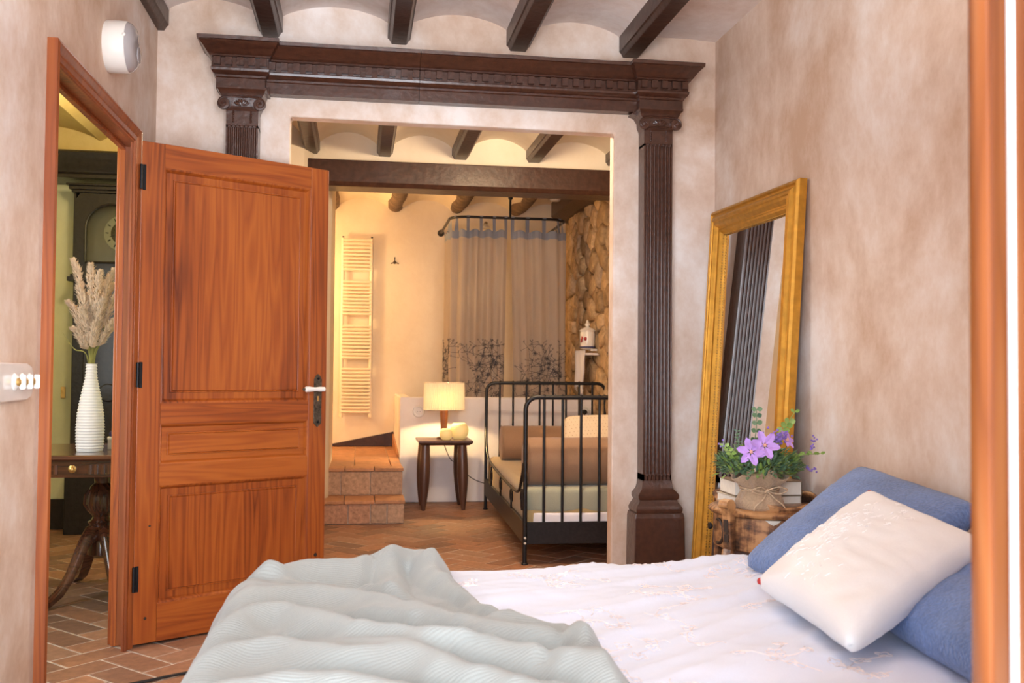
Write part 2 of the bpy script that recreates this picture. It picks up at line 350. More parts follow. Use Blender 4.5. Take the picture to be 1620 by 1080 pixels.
# ---------------------------------------------------------------- mesh helpers
class MB:
    def __init__(self):
        self.v = []; self.f = []

    def add(self, v, f):
        o = len(self.v)
        self.v += [tuple(p) for p in v]
        self.f += [tuple(i + o for i in q) for q in f]
        return self

    def box(self, x0, x1, y0, y1, z0, z1):
        return self.add([(x0, y0, z0), (x1, y0, z0), (x1, y1, z0), (x0, y1, z0), (x0, y0, z1), (x1, y0, z1), (x1, y1, z1), (x0, y1, z1)],
                        [(0, 3, 2, 1), (4, 5, 6, 7), (0, 1, 5, 4), (1, 2, 6, 5), (2, 3, 7, 6), (3, 0, 4, 7)])

    def rings(self, rings, close=True, cap=True):
        """loft of equal-length rings"""
        n = len(rings[0]); v = [p for r in rings for p in r]; f = []
        for k in range(len(rings) - 1):
            for i in range(n if close else n - 1):
                j = (i + 1) % n
                f.append((k * n + i, k * n + j, (k + 1) * n + j, (k + 1) * n + i))
        if cap and close:
            f.append(tuple(reversed(range(n)))); f.append(tuple((len(rings) - 1) * n + i for i in range(n)))
        return self.add(v, f)

    def prism(self, poly, a, b, axis='Y'):
        """polygon given in the two other axes, extruded along AXIS from a to b"""
        def P(p, t):
            return {'X': (t, p[0], p[1]), 'Y': (p[0], t, p[1]), 'Z': (p[0], p[1], t)}[axis]
        return self.rings([[P(p, a) for p in poly], [P(p, b) for p in poly]])

    def lathe(self, prof, c=(0, 0, 0), n=24, axis='Z', cap=True):
        rr = []
        for r, z in prof:
            ring = []
            for i in range(n):
                t = 2 * PI * i / n
                x, y = r * math.cos(t), r * math.sin(t)
                p = {'Z': (x, y, z), 'X': (z, x, y), 'Y': (x, z, y)}[axis]
                ring.append((p[0] + c[0], p[1] + c[1], p[2] + c[2]))
            rr.append(ring)
        return self.rings(rr, True, cap)

    def tube(self, pts, r, n=8, cap=True):
        pts = [Vector(p) for p in pts]; rr = []
        up = None
        for i, p in enumerate(pts):
            t = (pts[min(i + 1, len(pts) - 1)] - pts[max(i - 1, 0)])
            t = t.normalized() if t.length > 1e-9 else Vector((0, 0, 1))
            if up is None:
                up = Vector((0, 0, 1)) if abs(t.z) < 0.9 else Vector((1, 0, 0))
            a = t.cross(up)
            if a.length < 1e-6:
                a = t.cross(Vector((0, 1, 0)))
            a.normalize(); b = a.cross(t).normalized(); up = b
            q = r[i] if isinstance(r, (list, tuple)) else r
            rr.append([p + (a * math.cos(2 * PI * k / n) + b * math.sin(2 * PI * k / n)) * q for k in range(n)])
        return self.rings(rr, True, cap)

    def ball(self, c, r, n=12, sx=1, sy=1, sz=1):
        h = n // 2
        prof = [(max(1e-4, r * math.sin(PI * k / h)), -r * math.cos(PI * k / h)) for k in range(h + 1)]
        rr = [[(c[0] + q * math.cos(2 * PI * i / n) * sx, c[1] + q * math.sin(2 * PI * i / n) * sy, c[2] + z * sz) for i in range(n)] for q, z in prof]
        return self.rings(rr)

    def grid(self, fn, nu, nv, closeu=False):
        v = [fn(i / nu, j / nv) for j in range(nv + 1) for i in range(nu + 1)]
        f = [(j * (nu + 1) + i, j * (nu + 1) + i + 1, (j + 1) * (nu + 1) + i + 1, (j + 1) * (nu + 1) + i) for j in range(nv) for i in range(nu)]
        return self.add(v, f)

    def xf(self, mat):
        self.v = [tuple(mat @ Vector(p)) for p in self.v]
        return self

    def mesh(self, name, mat, smooth=False, fix=True):
        me = bpy.data.meshes.new(name); me.from_pydata(self.v, [], self.f)
        if fix:
            bm = bmesh.new(); bm.from_mesh(me); bmesh.ops.recalc_face_normals(bm, faces=bm.faces); bm.to_mesh(me); bm.free()
        if mat is not None:
            me.materials.append(mat)
        if smooth:
            me.polygons.foreach_set('use_smooth', [True] * len(me.polygons))
            if smooth != 'all':
                me.set_sharp_from_angle(angle=math.radians(smooth if not isinstance(smooth, bool) else 35))
        me.update()
        return me

    def build(self, name, mat, parent=None, smooth=False, bevel=0.0, seg=2, loc=None, solid=0.0):
        me = self.mesh(name, M[mat] if isinstance(mat, str) else mat, smooth)
        return link(name, me, parent, bevel, seg, loc, solid)


def link(name, me, parent=None, bevel=0.0, seg=2, loc=None, solid=0.0):
    o = bpy.data.objects.new(name, me); COL.objects.link(o)
    if parent is not None:
        o.parent = parent
    if loc is not None:
        o.location = loc
    if solid:
        sm = o.modifiers.new('thick', 'SOLIDIFY'); sm.thickness = solid; sm.offset = -1
    if bevel:
        bv = o.modifiers.new('bevel', 'BEVEL'); bv.width = bevel; bv.segments = seg; bv.limit_method = 'ANGLE'; bv.angle_limit = math.radians(40)
        bv.harden_normals = False
    return o


def tag(o, label, cat, group=None, kind=None):
    o['label'] = label; o['category'] = cat
    if group:
        o['group'] = group
    if kind:
        o['kind'] = kind
    return o


def thing(name, label, cat, loc=(0, 0, 0), rz=0.0, group=None, kind=None):
    o = bpy.data.objects.new(name, None); o.empty_display_size = 0.05; COL.objects.link(o)
    o.location = loc; o.rotation_euler = (0, 0, rz)
    return tag(o, label, cat, group, kind)


def struct(name, mb, mat, label, cat, **kw):
    return tag(mb.build(name, mat, **kw), label, cat, None, 'structure')


def copy_tree(o, parent=None):
    c = o.copy(); COL.objects.link(c)
    if parent is not None:
        c.parent = parent
    for ch in list(o.children):
        copy_tree(ch, c)
    return c


def spline(pts, n=8):
    """Catmull-Rom through points"""
    P = [Vector(p) for p in pts]; P = [P[0] * 2 - P[1]] + P + [P[-1] * 2 - P[-2]]; out = []
    for i in range(1, len(P) - 2):
        for k in range(n):
            t = k / n
            a, b, c, d = P[i - 1], P[i], P[i + 1], P[i + 2]
            out.append(0.5 * ((2 * b) + (c - a) * t + (2 * a - 5 * b + 4 * c - d) * t * t + (3 * b - a - 3 * c + d) * t ** 3))
    out.append(P[-2])
    return out


# ================================================================ THE SHELL
XL, XR, YB, YF = -0.912, 1.715, 4.59, 0.85      # bedroom: left, right, back (opening) and window wall
YS = 0.63                                        # outer face of the window wall
WT = 0.08                                        # partition thickness
OX0, OX1, OZ = -0.322, 1.205, 2.272              # opening in the back wall
AX0, AX1, AYE = -0.34, 2.05, 9.70                # alcove
HX0, HYE = -2.60, 7.25                           # hall
TOP = 2.86

# floor slab with terracotta bricks laid herringbone
floor = struct('floor', MB().box(-2.75, 2.2, YS, 9.85, -0.12, -0.0025), 'mortar', 'terracotta brick floor laid herringbone with pale joints', 'floor')
TL, TW, TG = 0.268, 0.134, 0.007


def tile_mesh(mb, cx=0, cy=0, ang=0, L=TL, Wd=TW, g=TG, z0=-0.012, z1=0.0, c=0.004, dz=0):
    a, b = L / 2 - g / 2, Wd / 2 - g / 2
    pts = [(-a, -b), (a, -b), (a, b), (-a, b)]; ca, sa = math.cos(ang), math.sin(ang)
    rr = []
    for s, z in ((0, z0), (0, z1 - c * 0.7), (c, z1)):
        ring = []
        for x, y in pts:
            x2 = x - math.copysign(s, x); y2 = y - math.copysign(s, y)
            ring.append((cx + x2 * ca - y2 * sa, cy + x2 * sa + y2 * ca, z + dz))
        rr.append(ring)
    n = len(mb.v)
    mb.rings(rr, True, False); mb.f.append((n + 8, n + 9, n + 10, n + 11))


tm = MB(); tile_mesh(tm); tile_me = tm.mesh('tile', M['tile'])
field = MB(); near = []; far = []
rt = math.radians(45)
for i in range(-62, 62):
    for j in range(-62, 62):
            # 2:1 bricks: the diagonal index of a cell says which brick it begins
            dcell = (i - j) % 4
            if dcell == 0:
                lx, ly, an = (i + 1) * TW, (j + 0.5) * TW, 0
            elif dcell == 3:
                lx, ly, an = (i + 0.5) * TW, (j + 1) * TW, PI / 2
            else:
                continue
            wx = lx * math.cos(rt) - ly * math.sin(rt); wy = lx * math.sin(rt) + ly * math.cos(rt)
            wx, wy = wx - 0.30, wy + 4.30
            inside = (XL + 0.02 < wx < XR and YF < wy < YB + 0.1) or (-.5 < wx < AX1 and YB < wy < 9.6) or (HX0 < wx < XL and 1.9 < wy < HYE)
            if not inside:
                continue
            seen = (-1.25 - (wy - 3.3) * 0.26 < wx < -0.30 and 3.25 < wy < 5.0) or (-0.36 < wx < 1.25 and 4.6 < wy < 8.3 and not (wy > 7.3 and wx < 0.36))
            (near if seen else far).append((wx, wy, an + rt))
near.sort(key=lambda t: t[1]); extra = near[300:]; near = near[:300]
for wx, wy, an in near:
    o = link('floor_tile', tile_me, floor, loc=(wx, wy, rnd.uniform(-0.0015, 0.001)))
    o.rotation_euler = (rnd.uniform(-.004, .004), rnd.uniform(-.004, .004), an + rnd.uniform(-.008, .008))
for wx, wy, an in far + extra:
    tile_mesh(field, wx, wy, an + rnd.uniform(-.008, .008), dz=rnd.uniform(-0.0015, 0.001))
ft = field.build('floor_tile_field', 'tilei', floor); ft['kind'] = 'stuff'

# bedroom walls
DY0, DY1, DZ = 3.075, 4.210, 2.06                # door hole in the left wall
LW = 0.055
struct('wall_left', MB().prism([(YS, 0), (DY0, 0), (DY0, DZ), (DY1, DZ), (DY1, 0), (YB, 0), (YB, TOP), (YS, TOP)], XL - LW, XL, 'X'), 'wall',
       'limewashed pink plaster wall holding the open wooden door', 'wall')
struct('wall_back', MB().prism([(XL - LW, 0), (OX0, 0), (OX0, OZ + 0.006), (OX1, OZ - 0.004), (OX1 - 0.006, 0), (XR + 0.4, 0), (XR + 0.4, TOP), (XL - LW, TOP)], YB, YB + WT, 'Y'), 'wall',
       'limewashed pink plaster wall with the wide opening to the alcove', 'wall', bevel=0.008)
struct('wall_right', MB().box(XR, XR + 0.1, YS, YB, 0, TOP), 'wall', 'limewashed pink plaster wall behind the bed head', 'wall')
FX0, FX1, FZ = -0.86, 0.66, 2.40
struct('wall_front', MB().prism([(XL - LW, 0), (FX0, 0), (FX0, FZ), (FX1, FZ), (FX1, 0), (XR + 0.1, 0), (XR + 0.1, TOP), (XL - LW, TOP)], YF - 0.22, YF - 0.05, 'Y'), 'wall',
       'plaster wall around the glazed balcony door', 'wall')

# vaulted ceiling on beams, running on over the opening into the alcove
beams_x = [(-0.975, -0.865), (-0.470, -0.362), (0.116, 0.222), (0.676, 0.788), (1.228, 1.338)]


def vault(mb, bays, y0, y1, spring=2.735, crown=2.797, n=14):
    for a, b in bays:
        pts = []
        for k in range(n + 1):
            t = k / n; x = a + (b - a) * t
            pts.append((x, spring + (crown - spring) * math.sin(PI * t) ** 0.75))
        lo = [(p[0], y0, p[1]) for p in pts]; hi = [(p[0], y1, p[1]) for p in pts]
        v = lo + hi
        f = [(i, i + 1, n + 2 + i, n + 1 + i) for i in range(n)]
        mb.add(v, f)
    return mb


def beam_poly(x0, x1, z0=2.640, z1=2.80):
    w = x1 - x0; c = 0.016
    return [(x0, z1), (x0, z0 + c * 1.5), (x0 + 0.006, z0 + c * 1.4), (x0 + 0.010, z0 + c), (x0 + c, z0 + 0.005), (x0 + c + .003, z0), (x1 - c - .003, z0), (x1 - c, z0 + 0.005),
            (x1 - 0.010, z0 + c), (x1 - 0.006, z0 + c * 1.4), (x1, z0 + c * 1.5), (x1, z1)]


bays = [(-0.875, -0.462), (-0.370, 0.124), (0.214, 0.684), (0.780, 1.236)]
cm = vault(MB(), bays, YS, YB); cm = vault(cm, [(1.33, XR)], YS, YB, 2.742, 2.752); cm = vault(cm, [(-.98, -.86)], YS, YB, 2.735, 2.735)
ceil = struct('ceiling', cm, 'ceil', 'pale plaster ceiling of small vaults between dark beams', 'ceiling', smooth=50)
for a, b in beams_x:
    MB().prism(beam_poly(a, b), YS, YB, 'Y').build('beam', 'beam', ceil, bevel=0.002, seg=1)
abx = [(-0.40, -0.29), (0.111, 0.226), (0.653, 0.776), (1.199, 1.317), (1.80, 1.91)]
abays = [(-0.72, -0.39), (-0.30, 0.12), (0.218, 0.66), (0.768, 1.207), (1.31, 1.81), (1.90, 2.15)]
acm = vault(MB(), abays, YB + 0.04, 7.16, 2.728, 2.818)
ceil2 = struct('ceiling_alcove', acm, 'cream', 'cream plaster vaults between beams in the alcove beyond the opening', 'ceiling', smooth=50)
for a, b in abx:
    MB().prism(beam_poly(a, b, 2.652), YB + WT, 7.13, 'Y').build('beam', 'beam', ceil2, bevel=0.002, seg=1)
# girder, its wall above, and the low ceiling on round logs behind it
gd = MB().prism([(7.00, 2.60), (7.00, 2.445), (7.02, 2.415), (7.24, 2.415), (7.26, 2.445), (7.26, 2.60)], -.37, AX1 + 0.05, 'X').build('girder', 'beam', ceil2, bevel=0.006)
gd['label'] = 'heavy dark cross girder'
for x_ in (0.87, 1.955):
    MB().lathe([(0.012, 0), (0.012, 0.004), (0.005, 0.006)], (x_, 6.998, 2.515), 10, 'Y').build('bolt_head', 'beam', gd)
struct('wall_lintel', MB().box(AX0 - 0.3, AX1 + 0.1, 7.10, 7.26, 2.597, TOP + 0.02), 'cream', 'cream plaster strip of wall above the dark girder', 'wall')
lbays = [(-0.95, -0.30), (-0.24, 0.29), (0.40, 0.89), (1.00, 1.49), (1.60, 2.15)]
lcm = vault(MB(), lbays, 7.2, AYE, 2.70, 2.80)
ceil3 = struct('ceiling_shower', lcm, 'cream', 'low cream ceiling on round logs above the shower corner', 'ceiling', smooth=50)
for x_ in (-0.27, 0.345, 0.945, 1.545):
    pts = [(x_ + rnd.uniform(-.01, .01), 7.2 + k * 0.3125, 2.745 + rnd.uniform(-.006, .006)) for k in range(9)]
    MB().tube(pts, [0.082 + rnd.uniform(-.012, .012) for _ in pts], 12).build('log', 'oldbeam', ceil3, smooth=True)
MB().prism([(1.88, 2.80), (1.88, 2.655), (1.98, 2.60), (2.06, 2.60), (2.06, 2.80)], 7.3, 9.6, 'Y').build('beam', 'beam', ceil3, bevel=0.004)

# alcove walls
struct('wall_alcove_far', MB().box(-1.2, AX1 + 0.1, AYE, AYE + 0.1, 0, TOP), 'cream', 'cream plaster wall behind radiator and curtain', 'wall')
sw = struct('wall_alcove_right', MB().box(AX1, AX1 + 0.15, YB + WT, AYE, 0, TOP), 'smortar', 'rubble stone wall beside the daybed and curtain', 'wall')
struct('wall_alcove_left', MB().prism([(-0.58, YB + WT), (-0.50, YB + WT), (-0.50, 6.82), (-0.39, 6.95), (-0.345, 7.06), (-0.21, 7.45), (-0.205, 8.36), (-0.58, 8.36)], 0, TOP, 'Z'), 'cream',
       'narrow pale wall edge beside the steps', 'wall', bevel=0.015)
struct('wall_alcove_passage', MB().box(-1.25, -1.15, 8.2, AYE, 0, TOP).box(-1.2, AX0, 8.25, 8.34, 0, TOP), 'cream', 'cream passage wall hidden round the corner of the steps', 'wall')
hw = struct('wall_half', MB().box(0.352, AX1, 8.40, 8.50, 0, 0.892).box(0.352, 0.452, 8.45, AYE, 0, 0.892), 'halfw', 'low white plaster wall behind lamp table and daybed', 'wall', bevel=0.012, seg=3)

# rubble stones of the stone wall: clipped Voronoi cells
def clip(poly, a, b, c):
    out = []
    for i in range(len(poly)):
        p, q = poly[i], poly[(i + 1) % len(poly)]
        dp, dq = a * p[0] + b * p[1] - c, a * q[0] + b * q[1] - c
        if dp <= 0:
            out.append(p)
        if dp * dq < 0:
            t = dp / (dp - dq); out.append((p[0] + (q[0] - p[0]) * t, p[1] + (q[1] - p[1]) * t))
    return out


sr = random.Random(3); sites = []
for r_ in range(22):
    for c_ in range(9):
        sites.append((7.0 + (c_ + 0.5 * (r_ % 2) + sr.uniform(-.36, .36)) * 0.36, 0.62 + (r_ + sr.uniform(-.34, .34)) * 0.104))
for i, (sy, sz) in enumerate(sites):
    if not (7.25 < sy < 9.68 and 0.75 < sz < 2.68):
        continue
    poly = [(sy - .5, sz - .3), (sy + .5, sz - .3), (sy + .5, sz + .3), (sy - .5, sz + .3)]
    for j, (ty, tz) in enumerate(sites):
        if i != j and abs(ty - sy) < 1.1 and abs(tz - sz) < .6:
            a, b = ty - sy, tz - sz
            L = math.hypot(a, b); poly = clip(poly, a / L, b / L, (a * (ty + sy) / 2 + b * (tz + sz) / 2) / L - 0.007)
    poly = [(min(y, AYE - 0.005), z) for y, z in poly]
    if len(poly) < 3:
        continue
    cy = sum(p[0] for p in poly) / len(poly); cz = sum(p[1] for p in poly) / len(poly); dep = sr.uniform(0.012, 0.05)
    rr = []
    for s, x in ((1.0, 0.01), (0.97, -dep * 0.55), (0.80, -dep), (0.4, -dep - sr.uniform(0, .012))):
        rr.append([(AX1 + x + sr.uniform(-.004, .004), cy + (p[0] - cy) * s, cz + (p[1] - cz) * s) for p in poly])
    MB().rings(rr).build('stone', 'stone', sw, smooth=60)

# steps up beside the half wall
st = thing('steps', 'two brick-faced steps and landing beside the low white wall', 'steps', kind='structure')
SX0, SX1, SY1, SY2, SH1, SH2 = -0.33, 0.345, 7.255, 7.56, 0.172, 0.378
MB().box(SX0, SX1 - .004, SY1 + .012, SY2 + .1, 0, SH1 - .02).box(SX0, SX1 - .004, SY2 + .012, 8.42, 0, SH2 - .02).box(-1.2, .346, 8.34, AYE, 0, SH2 - .006).build('step_core', 'mortar', st)
for (y, z0, z1, cuts) in ((SY1, 0.004, SH1 - .026, (-.33, -.06, .10, .22, .345)), (SY2, SH1 + .002, SH2 - .026, (-.33, -.12, .10, .345))):
    for a, b in zip(cuts, cuts[1:]):
        MB().box(a + .003, b - .003, y + rnd.uniform(-.004, .002), y + .03, z0, z1).build('brick', 'stepb', st, bevel=0.005)
for (y0, y1, z) in ((SY1 - .012, SY2 + .01, SH1), (SY2 - .012, SY2 + .15, SH2)):
    for a, b in ((-.33, -.09), (-.09, .13), (.13, .352)):
        MB().box(a + .002, b - .002, y0, y1, z - .026, z + rnd.uniform(-.002, .002)).build('tread_tile', 'stept', st, bevel=0.006)
for k in range(9):
    y0 = SY2 + .152 + k * 0.222
    for a, b in ((-.33, -.02), (-.02, .26 if k < 3 else .262), (.262, .346)):
        if y0 < AYE - .02:
            MB().box(a + .002, b - .002, y0, min(y0 + .218, AYE - .002), SH2 - .02, SH2 - .002).build('landing_tile', 'stept', st, bevel=0.003)
sk = MB().prism([(-.25, SH2), (.345, SH2), (.345, .52), (.285, .507), (-.25, .402)], AYE - .02, AYE, 'Y')
tag(sk.build('trim_1', 'beam', bevel=0.003), 'sloping black skirting at the far end of the landing', 'skirting', None, 'structure')
sk = MB().prism([(8.46, SH2), (AYE - .02, SH2), (AYE - .02, .50), (8.46, .40)], .335, .351, 'X')
tag(sk.build('trim_2', 'stept', bevel=0.003), 'brown skirting along the side of the low wall on the landing', 'skirting', None, 'structure')

# hall beyond the open door
struct('wall_hall_far', MB().box(HX0, XL - LW, HYE, HYE + 0.1, 0, TOP), 'green', 'sage green plaster wall of the hall behind the clock', 'wall')
struct('wall_hall_left', MB().box(HX0 - 0.1, HX0, 1.8, HYE + .1, 0, TOP), 'green', 'sage green side wall of the hall', 'wall')
struct('wall_hall_right', MB().box(XL - LW - 0.02, XL - LW, YB, HYE, 0, TOP), 'green', 'sage green hall wall running on from the door', 'wall')
struct('wall_hall_near', MB().box(HX0, XL - LW, 1.8, 1.9, 0, TOP), 'green', 'sage green near wall of the hall', 'wall')
hc = struct('ceiling_hall', vault(MB(), [(HX0 - .02, -1.80), (-1.80, -0.98)], 1.8, HYE, 2.70, 2.80), 'yellow', 'ochre yellow vaulted ceiling of the hall', 'ceiling', smooth=50)
hb = MB().prism([(6.97, 2.585), (6.93, 2.565), (6.95, 2.52), (6.99, 2.44), (6.96, 2.42), (6.96, 2.395), (7.26, 2.395), (7.26, 2.585)], HX0, XL - LW - .02, 'X')
tag(hb.build('trim_3', 'ebony', bevel=0.003), 'black moulded beam across the hall wall above the clock', 'beam', None, 'structure')
struct('wall_hall_lunette', MB().box(HX0, XL - LW, HYE - .05, HYE + .02, 2.58, TOP), 'yellow', 'ochre yellow strip of hall wall above the black beam', 'wall')
struct('baseboard_hall', MB().box(HX0, XL - LW - .02, HYE - .018, HYE + .01, 0.0, 0.21), 'ebony', 'black skirting board along the green hall wall', 'skirting', bevel=.003)
tag(MB().box(-2.038, -2.008, HYE - .012, HYE, .905, .985).build('switch_plate', 'brass', bevel=.003), 'small brass switch plate on the green hall wall', 'switch plate')

# ================================================================ DOOR
d1 = thing('door_1', 'open stained pine door with three raised panels and white lever', 'door', kind='structure')
CY0, CY1, CZ = 3.032, 4.150, 2.086
cw = 0.062


def casing(yo0, yo1, zt):
    """architrave profile swept round three sides with mitres; d is the distance inwards from the outer edge"""
    prof = [(0, 0), (0, .030), (.010, .034), (.018, .030), (.030, .026), (.036, .020), (.052, .018), (.056, .010), (cw, .008), (cw, 0)]
    rr = []
    for kind in range(4):
        ring = []
        for d, h in prof:
            y = yo0 + d if kind < 2 else yo1 - d
            z = 0.0 if kind in (0, 3) else zt - d
            ring.append((XL + h, y, z))
        rr.append(ring)
    return MB().rings(rr)


casing(CY0, CY1 + .02, CZ).build('door_casing', 'frameZ', d1, smooth=30)
fr = MB().prism([(DY0 - .0, 0), (DY0 + .035, 0), (DY0 + .035, DZ - .035), (DY1 - .012, DZ - .035), (DY1 - .012, 0), (DY1 + .0, 0), (DY1, DZ), (DY0, DZ)], XL - LW - .004, XL + .012, 'X').build('door_frame', 'frameZ', d1, bevel=.003)
MB().prism([(DY0 + .035, 0), (DY0 + .050, 0), (DY0 + .050, DZ - .05), (DY1 - .018, DZ - .05), (DY1 - .018, 0), (DY1 - .012, 0), (DY1 - .012, DZ - .035), (DY0 + .035, DZ - .035)], XL - LW - .004, XL - .038, 'X').build('door_stop', 'pineZ', d1, bevel=.002)
MB().box(XL - LW - .022, XL - LW - .004, DY1 + .01, DY1 + .08, 0, DZ + .03).box(XL - LW - .022, XL - LW - .004, DY0 - .05, DY0 + .03, 0, DZ + .03).build('door_casing', 'pineZ', d1, bevel=.003)

LW_, LH = 0.873, 2.034
leaf = bpy.data.objects.new('door_leaf', None); COL.objects.link(leaf); leaf.parent = d1
leaf.location = (-0.880, 4.158, 0.010); leaf.rotation_euler = (0, 0, math.atan2(4.629 - 4.158, -0.145 + 0.880))
T = 0.040; SL, SR = 0.098, 0.092
zr = [0.0, 0.152, 0.630, 0.716, 0.880, 0.966, 1.936, LH]


def stile(x0, x1):
    return MB().box(x0, x1, 0, T, 0, LH)


stile(0, SL).build('stile', 'pineZ', leaf, bevel=.003)
stile(LW_ - SR, LW_).build('stile', 'pineZ', leaf, bevel=.003)
for a, b in ((0, 1), (2, 3), (4, 5), (6, 7)):
    MB().box(SL, LW_ - SR, 0.0005, T - .0005, zr[a], zr[b]).build('rail', 'pineX', leaf)
for a, b in ((1, 2), (3, 4), (5, 6)):
    x0, x1, z0, z1 = SL, LW_ - SR, zr[a], zr[b]
    # sticking (small ovolo), recessed flat and raised field, on both faces
    mb = MB(); rr = []
    for ins, d in ((0, .0025), (.006, .004), (.014, .015), (.016, .019), (.043, .019), (.0445, .014), (.048, .0135), (.050, .015), (.053, .009)):
        if z1 - z0 < .3:
            ins *= .82
        rr.append([(x0 + ins, d, z0 + ins), (x1 - ins, d, z0 + ins), (x1 - ins, d, z1 - ins), (x0 + ins, d, z1 - ins)])
    mb.rings([[(x, T - y, z) for x, y, z in r] for r in reversed(rr)] + rr)
    mb.build('panel', 'pineX' if z1 - z0 < .3 else 'pineZ', leaf)
for z in (1.885, 1.082, 0.262):
    h = MB().box(-.030, -.017, -.005, .0, z - .052, z + .052).box(.006, .019, -.005, .0, z - .052, z + .052).box(-.018, .007, -.004, .0, z - .018, z + .018)
    h.tube([(-.003, -.010, z - .05), (-.003, -.010, z + .05)], .006, 8)
    h.build('hinge', 'hinge', leaf, bevel=.001, seg=1)
hx = LW_ - .046
plate = MB().prism([(hx - .020, .865), (hx, .845), (hx + .020, .865), (hx + .020, 1.065), (hx + .012, 1.080), (hx, 1.090), (hx - .012, 1.080), (hx - .020, 1.065)], -.005, .0, 'Y').build('handle_plate', 'bronze', leaf, bevel=.0015, seg=1)
MB().lathe([(.006, -.009), (.006, -.004)], (hx, 0, 1.068), 10, 'Y').build('screw', 'hinge', leaf)
MB().lathe([(.006, -.009), (.006, -.004)], (hx, 0, .870), 10, 'Y').build('screw', 'hinge', leaf)
MB().box(hx - .004, hx + .004, -.0065, -.004, .965, .988).build('keyhole', 'brass', leaf)
MB().lathe([(.009, -.045), (.012, -.03), (.010, -.005)], (hx, 0, 1.02), 12, 'Y').build('handle_spindle', 'bronze', leaf, smooth=True)
MB().lathe([(.004, .012), (.011, .008), (.011, -.02), (.009, -.04), (.013, -.07), (.0135, -.085), (.008, -.092)], (hx, -.047, 1.02), 14, 'X').build('lever', 'ceramic', leaf, smooth=True)
MB().lathe([(.003, -.103), (.007, -.099), (.007, -.090)], (hx, -.047, 1.02), 10, 'X').build('lever_tip', 'bronze', leaf, smooth=True)
MB().box(LW_ - .001, LW_ + .002, .012, .028, .93, 1.09).build('latch_plate', 'hinge', leaf)
for (kx, kz, s) in ((.05, .10, 1), (LW_ - .045, .265, 1.4), (.062, .47, .8)):
    MB().lathe([(.001, -.0008), (.006 * s, -.0004), (.008 * s, .002)], (kx, 0, kz), 10, 'Y').build('knot', 'char', leaf)

# ================================================================ BALCONY DOOR FRAME (foreground right)
w1 = thing('window_1', 'varnished pine jamb of the balcony door in the near foreground', 'window frame', kind='structure')
MB().prism([(FX1 + .01, .62), (.588, .62), (.588, .85), (FX1 + .01, .85)], 0, FZ, 'Z').build('jamb', 'sashZ', w1, bevel=.006, seg=3)
MB().prism([(FX1 + .02, .845), (.585, .845), (.581, .851), (.581, .868), (.586, .874), (.597, .876), (FX1 + .02, .876)], 0, FZ, 'Z').build('stop_bead', 'sashZ', w1, smooth=40)
MB().tube([(.5895, .8145, 0), (.5895, .8145, FZ)], .0052, 12).build('painted_highlight', 'highlight', w1, smooth=True)  # white strip that paints in the bright highlight along the varnished jamb
MB().prism([(FX0 - .01, .62), (FX0 + .06, .62), (FX0 + .06, .87), (FX0 - .01, .87)], 0, FZ, 'Z').build('jamb', 'sashZ', w1, bevel=.006, seg=3)
MB().box(FX0, FX1, .62, .87, FZ - .07, FZ + .01).build('head_rail', 'sashZ', w1, bevel=.006)

# ================================================================ PORTAL SURROUND (pilasters and entablature)
ps = thing('portal_surround', 'glossy dark brown portal of fluted pilasters and dentilled cornice around the opening', 'portal surround')
# entablature profile: (projection from wall, height)
EP = [(.060, 2.362), (.060, 2.412), (.066, 2.416), (.070, 2.424), (.082, 2.428), (.094, 2.438), (.096, 2.448), (.090, 2.452), (.090, 2.494), (.104, 2.497), (.108, 2.503),
      (.116, 2.506), (.128, 2.516), (.146, 2.530), (.166, 2.540), (.172, 2.546), (.182, 2.548), (.184, 2.562), (.172, 2.568)]


def run(x0, x1):
    rr = [[(x, YB - d, z) for d, z in EP] + [(x, YB + .002, EP[-1][1] + .004), (x, YB + .002, EP[0][1])] for x in (x0, x1)]
    return MB().rings(rr)


BL, BR = (-.640, -.428), (1.302, 1.515)          # break-forward blocks over the pilasters
xm = 0.262
for a, b in ((BL[1] + .001, xm - .001), (xm + .001, BR[0] - .001)):
    run(a, b).build('cornice', 'gloss', ps, smooth=25)
for (a, b) in (BL, BR):
    e = .045; rr = []
    for d, z in EP:
        q = d - .060
        q2 = q * 0.55
        rr.append([(a - q2, YB, z), (a - q2, YB - d - e, z), (b + q2, YB - d - e, z), (b + q2, YB, z)])
    MB().rings(rr).build('cornice_block', 'gloss', ps, smooth=25)
dm = MB().box(-.0140, .0140, -.022, .004, -.017, .017).mesh('dentil', M['gloss'])
x = BL[1] + .030
while x < BR[0] - .02:
    link('dentil', dm, ps, loc=(x, YB - .091, 2.474)); x += .0535
for (a, b) in (BL, BR):
    n = 5; w = (b - a + .035) / n
    for k in range(n):
        link('dentil', dm, ps, loc=(a - .015 + w * (k + .5), YB - .091 - .045, 2.474))


